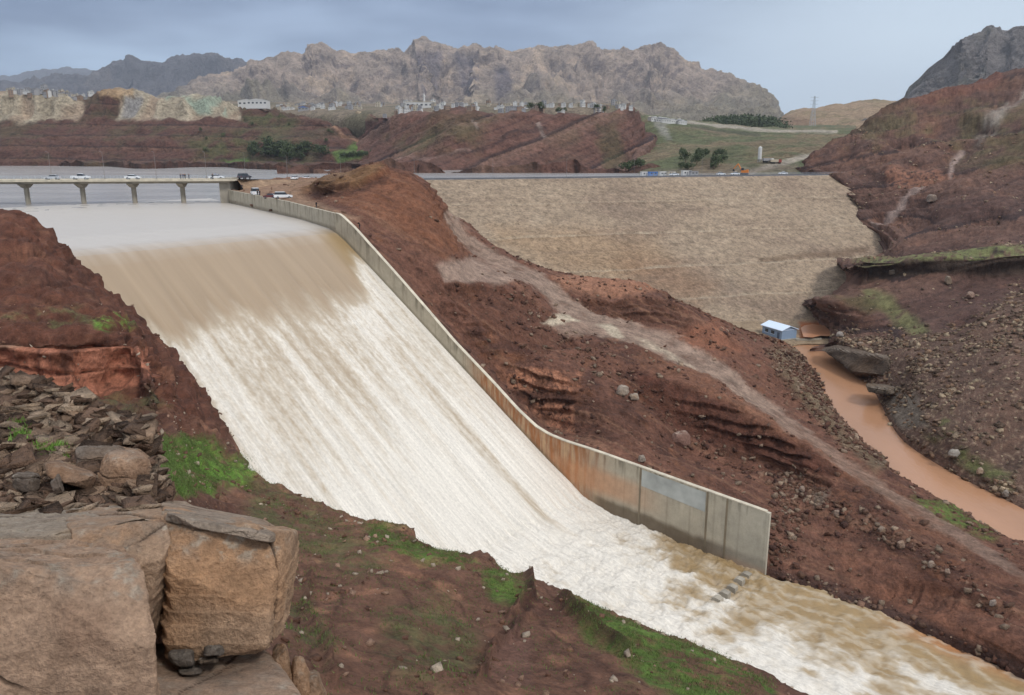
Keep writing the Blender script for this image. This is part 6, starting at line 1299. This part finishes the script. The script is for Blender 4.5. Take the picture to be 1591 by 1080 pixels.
def w_ridge(Q, px, py):
    w = .25+1.2*sm(fbm(Q, 7, 3, seed=310), .05, .35)
    w = w+5*inpoly(px, py, [(1195, 735), (1240, 730), (1275, 745), (1255, 800), (1235, 870), (1195, 880)], 8)+3.5*online(px, py, [(1080, 690), (1180, 730), (1300, 790), (1370, 825), (1460, 880), (1571, 960)], 14, 10)
    w = w+5*online(px, py, [(1196, 885), (1240, 905), (1330, 930), (1430, 975), (1571, 1040)], 11, 6)+1.5*online(px, py, [(800, 470), (900, 540), (1000, 610), (1080, 660)], 20, 12)
    w = w+3*inpoly(px, py, [(1190, 545), (1240, 545), (1290, 610), (1380, 725), (1300, 690), (1230, 620)], 8)
    dw = (Q[:, :2]-A2)@PRP; w = w*np.where((dw < 2.2) & ((Q[:, :2]-A2)@DIR < 99.5), 0, 1)*(1-.96*ridge_road(Q, px, py))*(1-.9*inpoly(px, py, [(350, 270), (690, 255), (730, 400), (560, 345), (365, 312)], 8)); return w*(1-.8*inpoly(px, py, [(540, 330), (700, 380), (700, 520)], 5))
rubble('ridge_rubble', ridgeP, w_ridge, 11000, .14, 1.15, [(128, 98, 80), (104, 72, 58), (150, 128, 108), (112, 84, 68), (90, 62, 52)], 'loose brown stones scattered over the bare ridge slopes', 1, pw=3)
def w_rh(Q, px, py):
    w = .10+.35*sm(fbm(Q, 20, 3, seed=311), .0, .3); z = inpoly(px, py, [(1295, 515), (1360, 505), (1440, 520), (1490, 500), (1571, 440), (1900, 400), (1900, 900), (1571, 790), (1480, 740), (1400, 685), (1350, 600)], 10)
    return (w+7*z*(.12+sm(fbm(Q, 11, 4, seed=312), -.05, .25)))*(py > 200)
rubble('river_bank_rubble', rhP, w_rh, 11000, .12, 1.35, [(150, 130, 108), (170, 150, 124), (118, 96, 80), (100, 82, 68), (136, 108, 86)], 'spill of tan and brown broken rock above the river', 2, pw=4)
def w_bk(Q, px, py): return (.3+2*sm(fbm(Q, 3, 4, seed=313), .1, .35))*(py > 470)*np.clip(60/np.maximum(Q[:, 1], 10), .5, 4)
rubble('bank_stones', bankP, w_bk, 3200, .04, .42, [(150, 120, 100), (176, 158, 138), (120, 88, 70), (104, 74, 60)], 'small stones strewn over the near grassy bank', 3, pw=3.5)
def w_tr(Q, px, py): return 1.*(py < 800)
rubble('terrace_rubble', trP, w_tr, 5200, .03, .6, [(150, 124, 102), (124, 98, 80), (176, 152, 128), (106, 84, 68)], 'jumble of flat broken stones on the near rock terrace', 4, flat=.26, pw=4)
# grass blades
def blades(name, G, weight, count, h, label, seed, c=(86, 128, 40)):
    r = np.random.RandomState(seed); Q = G.reshape(-1, 3); px, py = proj(Q); w = weight(Q, px, py); du = np.linalg.norm(np.gradient(G, axis=0), axis=2); dv = np.linalg.norm(np.gradient(G, axis=1), axis=2); w = w*(du*dv).ravel(); w /= w.sum()
    idx = r.choice(len(Q), count, p=w); c0 = Q[idx]+r.normal(size=(count, 3))*np.array([1, 1, 0])*np.sqrt((du*dv).ravel()[idx])[:, None]*.6
    hh = h*r.uniform(.4, 1.3, count); wd = hh*.14; a = r.uniform(0, 6.28, count); ln = r.normal(size=(count, 2))*hh[:, None]*.35
    o1 = np.stack([np.cos(a)*wd, np.sin(a)*wd, np.zeros(count)], 1); tip = c0+np.column_stack([ln, hh])
    V = np.stack([c0-o1, c0+o1, tip], 1).reshape(-1, 3); F = np.arange(count*3).reshape(-1, 3)
    cc = np.array(lin(*c))[None]*r.uniform(.6, 1.35, (count, 1))*np.array([1, 1, 1])+r.uniform(0, .02, (count, 1))*np.array([1, .4, 0]); cc = np.repeat(cc, 3, 0)
    return tag(mesh_obj(name, V, F.copy(), M_grass, colors=cc), label, 'grass', kind='stuff')
M_grass, t_, b_ = new_mat('grass_blade'); vc_ = t_.nodes.new('ShaderNodeVertexColor'); vc_.layer_name = 'col'; t_.links.new(vc_.outputs[0], b_.inputs['Base Color']); b_.inputs['Roughness'].default_value = .7
def gmask(polys):
    def f(Q, px, py):
        j = fbm(Q, 4, 5, .6, seed=43)*17; j2 = fbm(Q, 4, 5, .6, seed=44)*13; w = 0
        for p, k in polys: w = np.maximum(w, inpoly(px+j, py+j2, p, 9)*k)
        return w*sm(fbm(Q, 2, 4, seed=315), -.25, .15)+1e-9
    return f
blades('grass_tufts', bankP, gmask([([(390, 740), (600, 820), (800, 900), (900, 960), (1150, 1080), (500, 1080), (420, 900)], .16), ([(215, 680), (330, 676), (352, 705), (395, 715), (392, 748), (300, 768), (230, 765)], 1.), ([(565, 812), (600, 808), (640, 835), (720, 862), (800, 900), (740, 880), (620, 860), (575, 850)], .9), ([(752, 872), (790, 880), (826, 908), (800, 940), (765, 930), (750, 900)], .9),
    ([(870, 925), (905, 935), (1000, 975), (1100, 1010), (1210, 1062), (1180, 1100), (1060, 1090), (980, 1040), (905, 985)], 1.), ([(600, 930), (700, 930), (740, 980), (740, 1070), (640, 1080), (590, 1000)], .4), ([(420, 930), (480, 930), (520, 1000), (520, 1050), (470, 1040), (430, 980)], .5), ([(398, 735), (450, 760), (540, 800), (560, 850), (500, 870), (430, 850)], .35)]), 150000, .11, 'short green grass in patches along the near bank', 21, (84, 108, 50))
blades('terrace_grass', trP, lambda Q, px, py: np.maximum(inpoly(px, py, [(56, 690), (105, 692), (108, 712), (62, 712)], 5), .6*inpoly(px, py, [(18, 655), (40, 655), (50, 685), (20, 690)], 5))+1e-9, 2600, .11, 'bright green tuft between the stones of the rock terrace', 22, (96, 130, 52))
# base sheet under everything
V = [(-20000, -300, -82), (20000, -300, -82), (20000, 24000, -82), (-20000, 24000, -82)]
tag(mesh_obj('ground', V, [(0, 1, 2, 3)], simple('plain_earth', lin(120, 96, 80), .95)), kind='structure')
# ------------------------------------------------------------------ haze
mb = MB(); mb.box((0, 6500, 900), (26000, 13700, 1990)); hz_o = mb.build('haze', None, mats=None) if False else None
m = bpy.data.materials.new('haze'); m.use_nodes = True; t = m.node_tree; t.nodes.clear(); o_ = t.nodes.new('ShaderNodeOutputMaterial'); v = t.nodes.new('ShaderNodeVolumePrincipled')
v.inputs['Color'].default_value = (.80, .88, 1, 1); v.inputs['Density'].default_value = .00006; v.inputs['Anisotropy'].default_value = .2; t.links.new(v.outputs[0], o_.inputs['Volume'])
hb = MB(); hb.box((0, 6800, 550), (28000, 14600, 1270)); o = hb.build('haze', m); tag(o, kind='stuff', label='thin blue air in front of the far mountains', cat='haze')
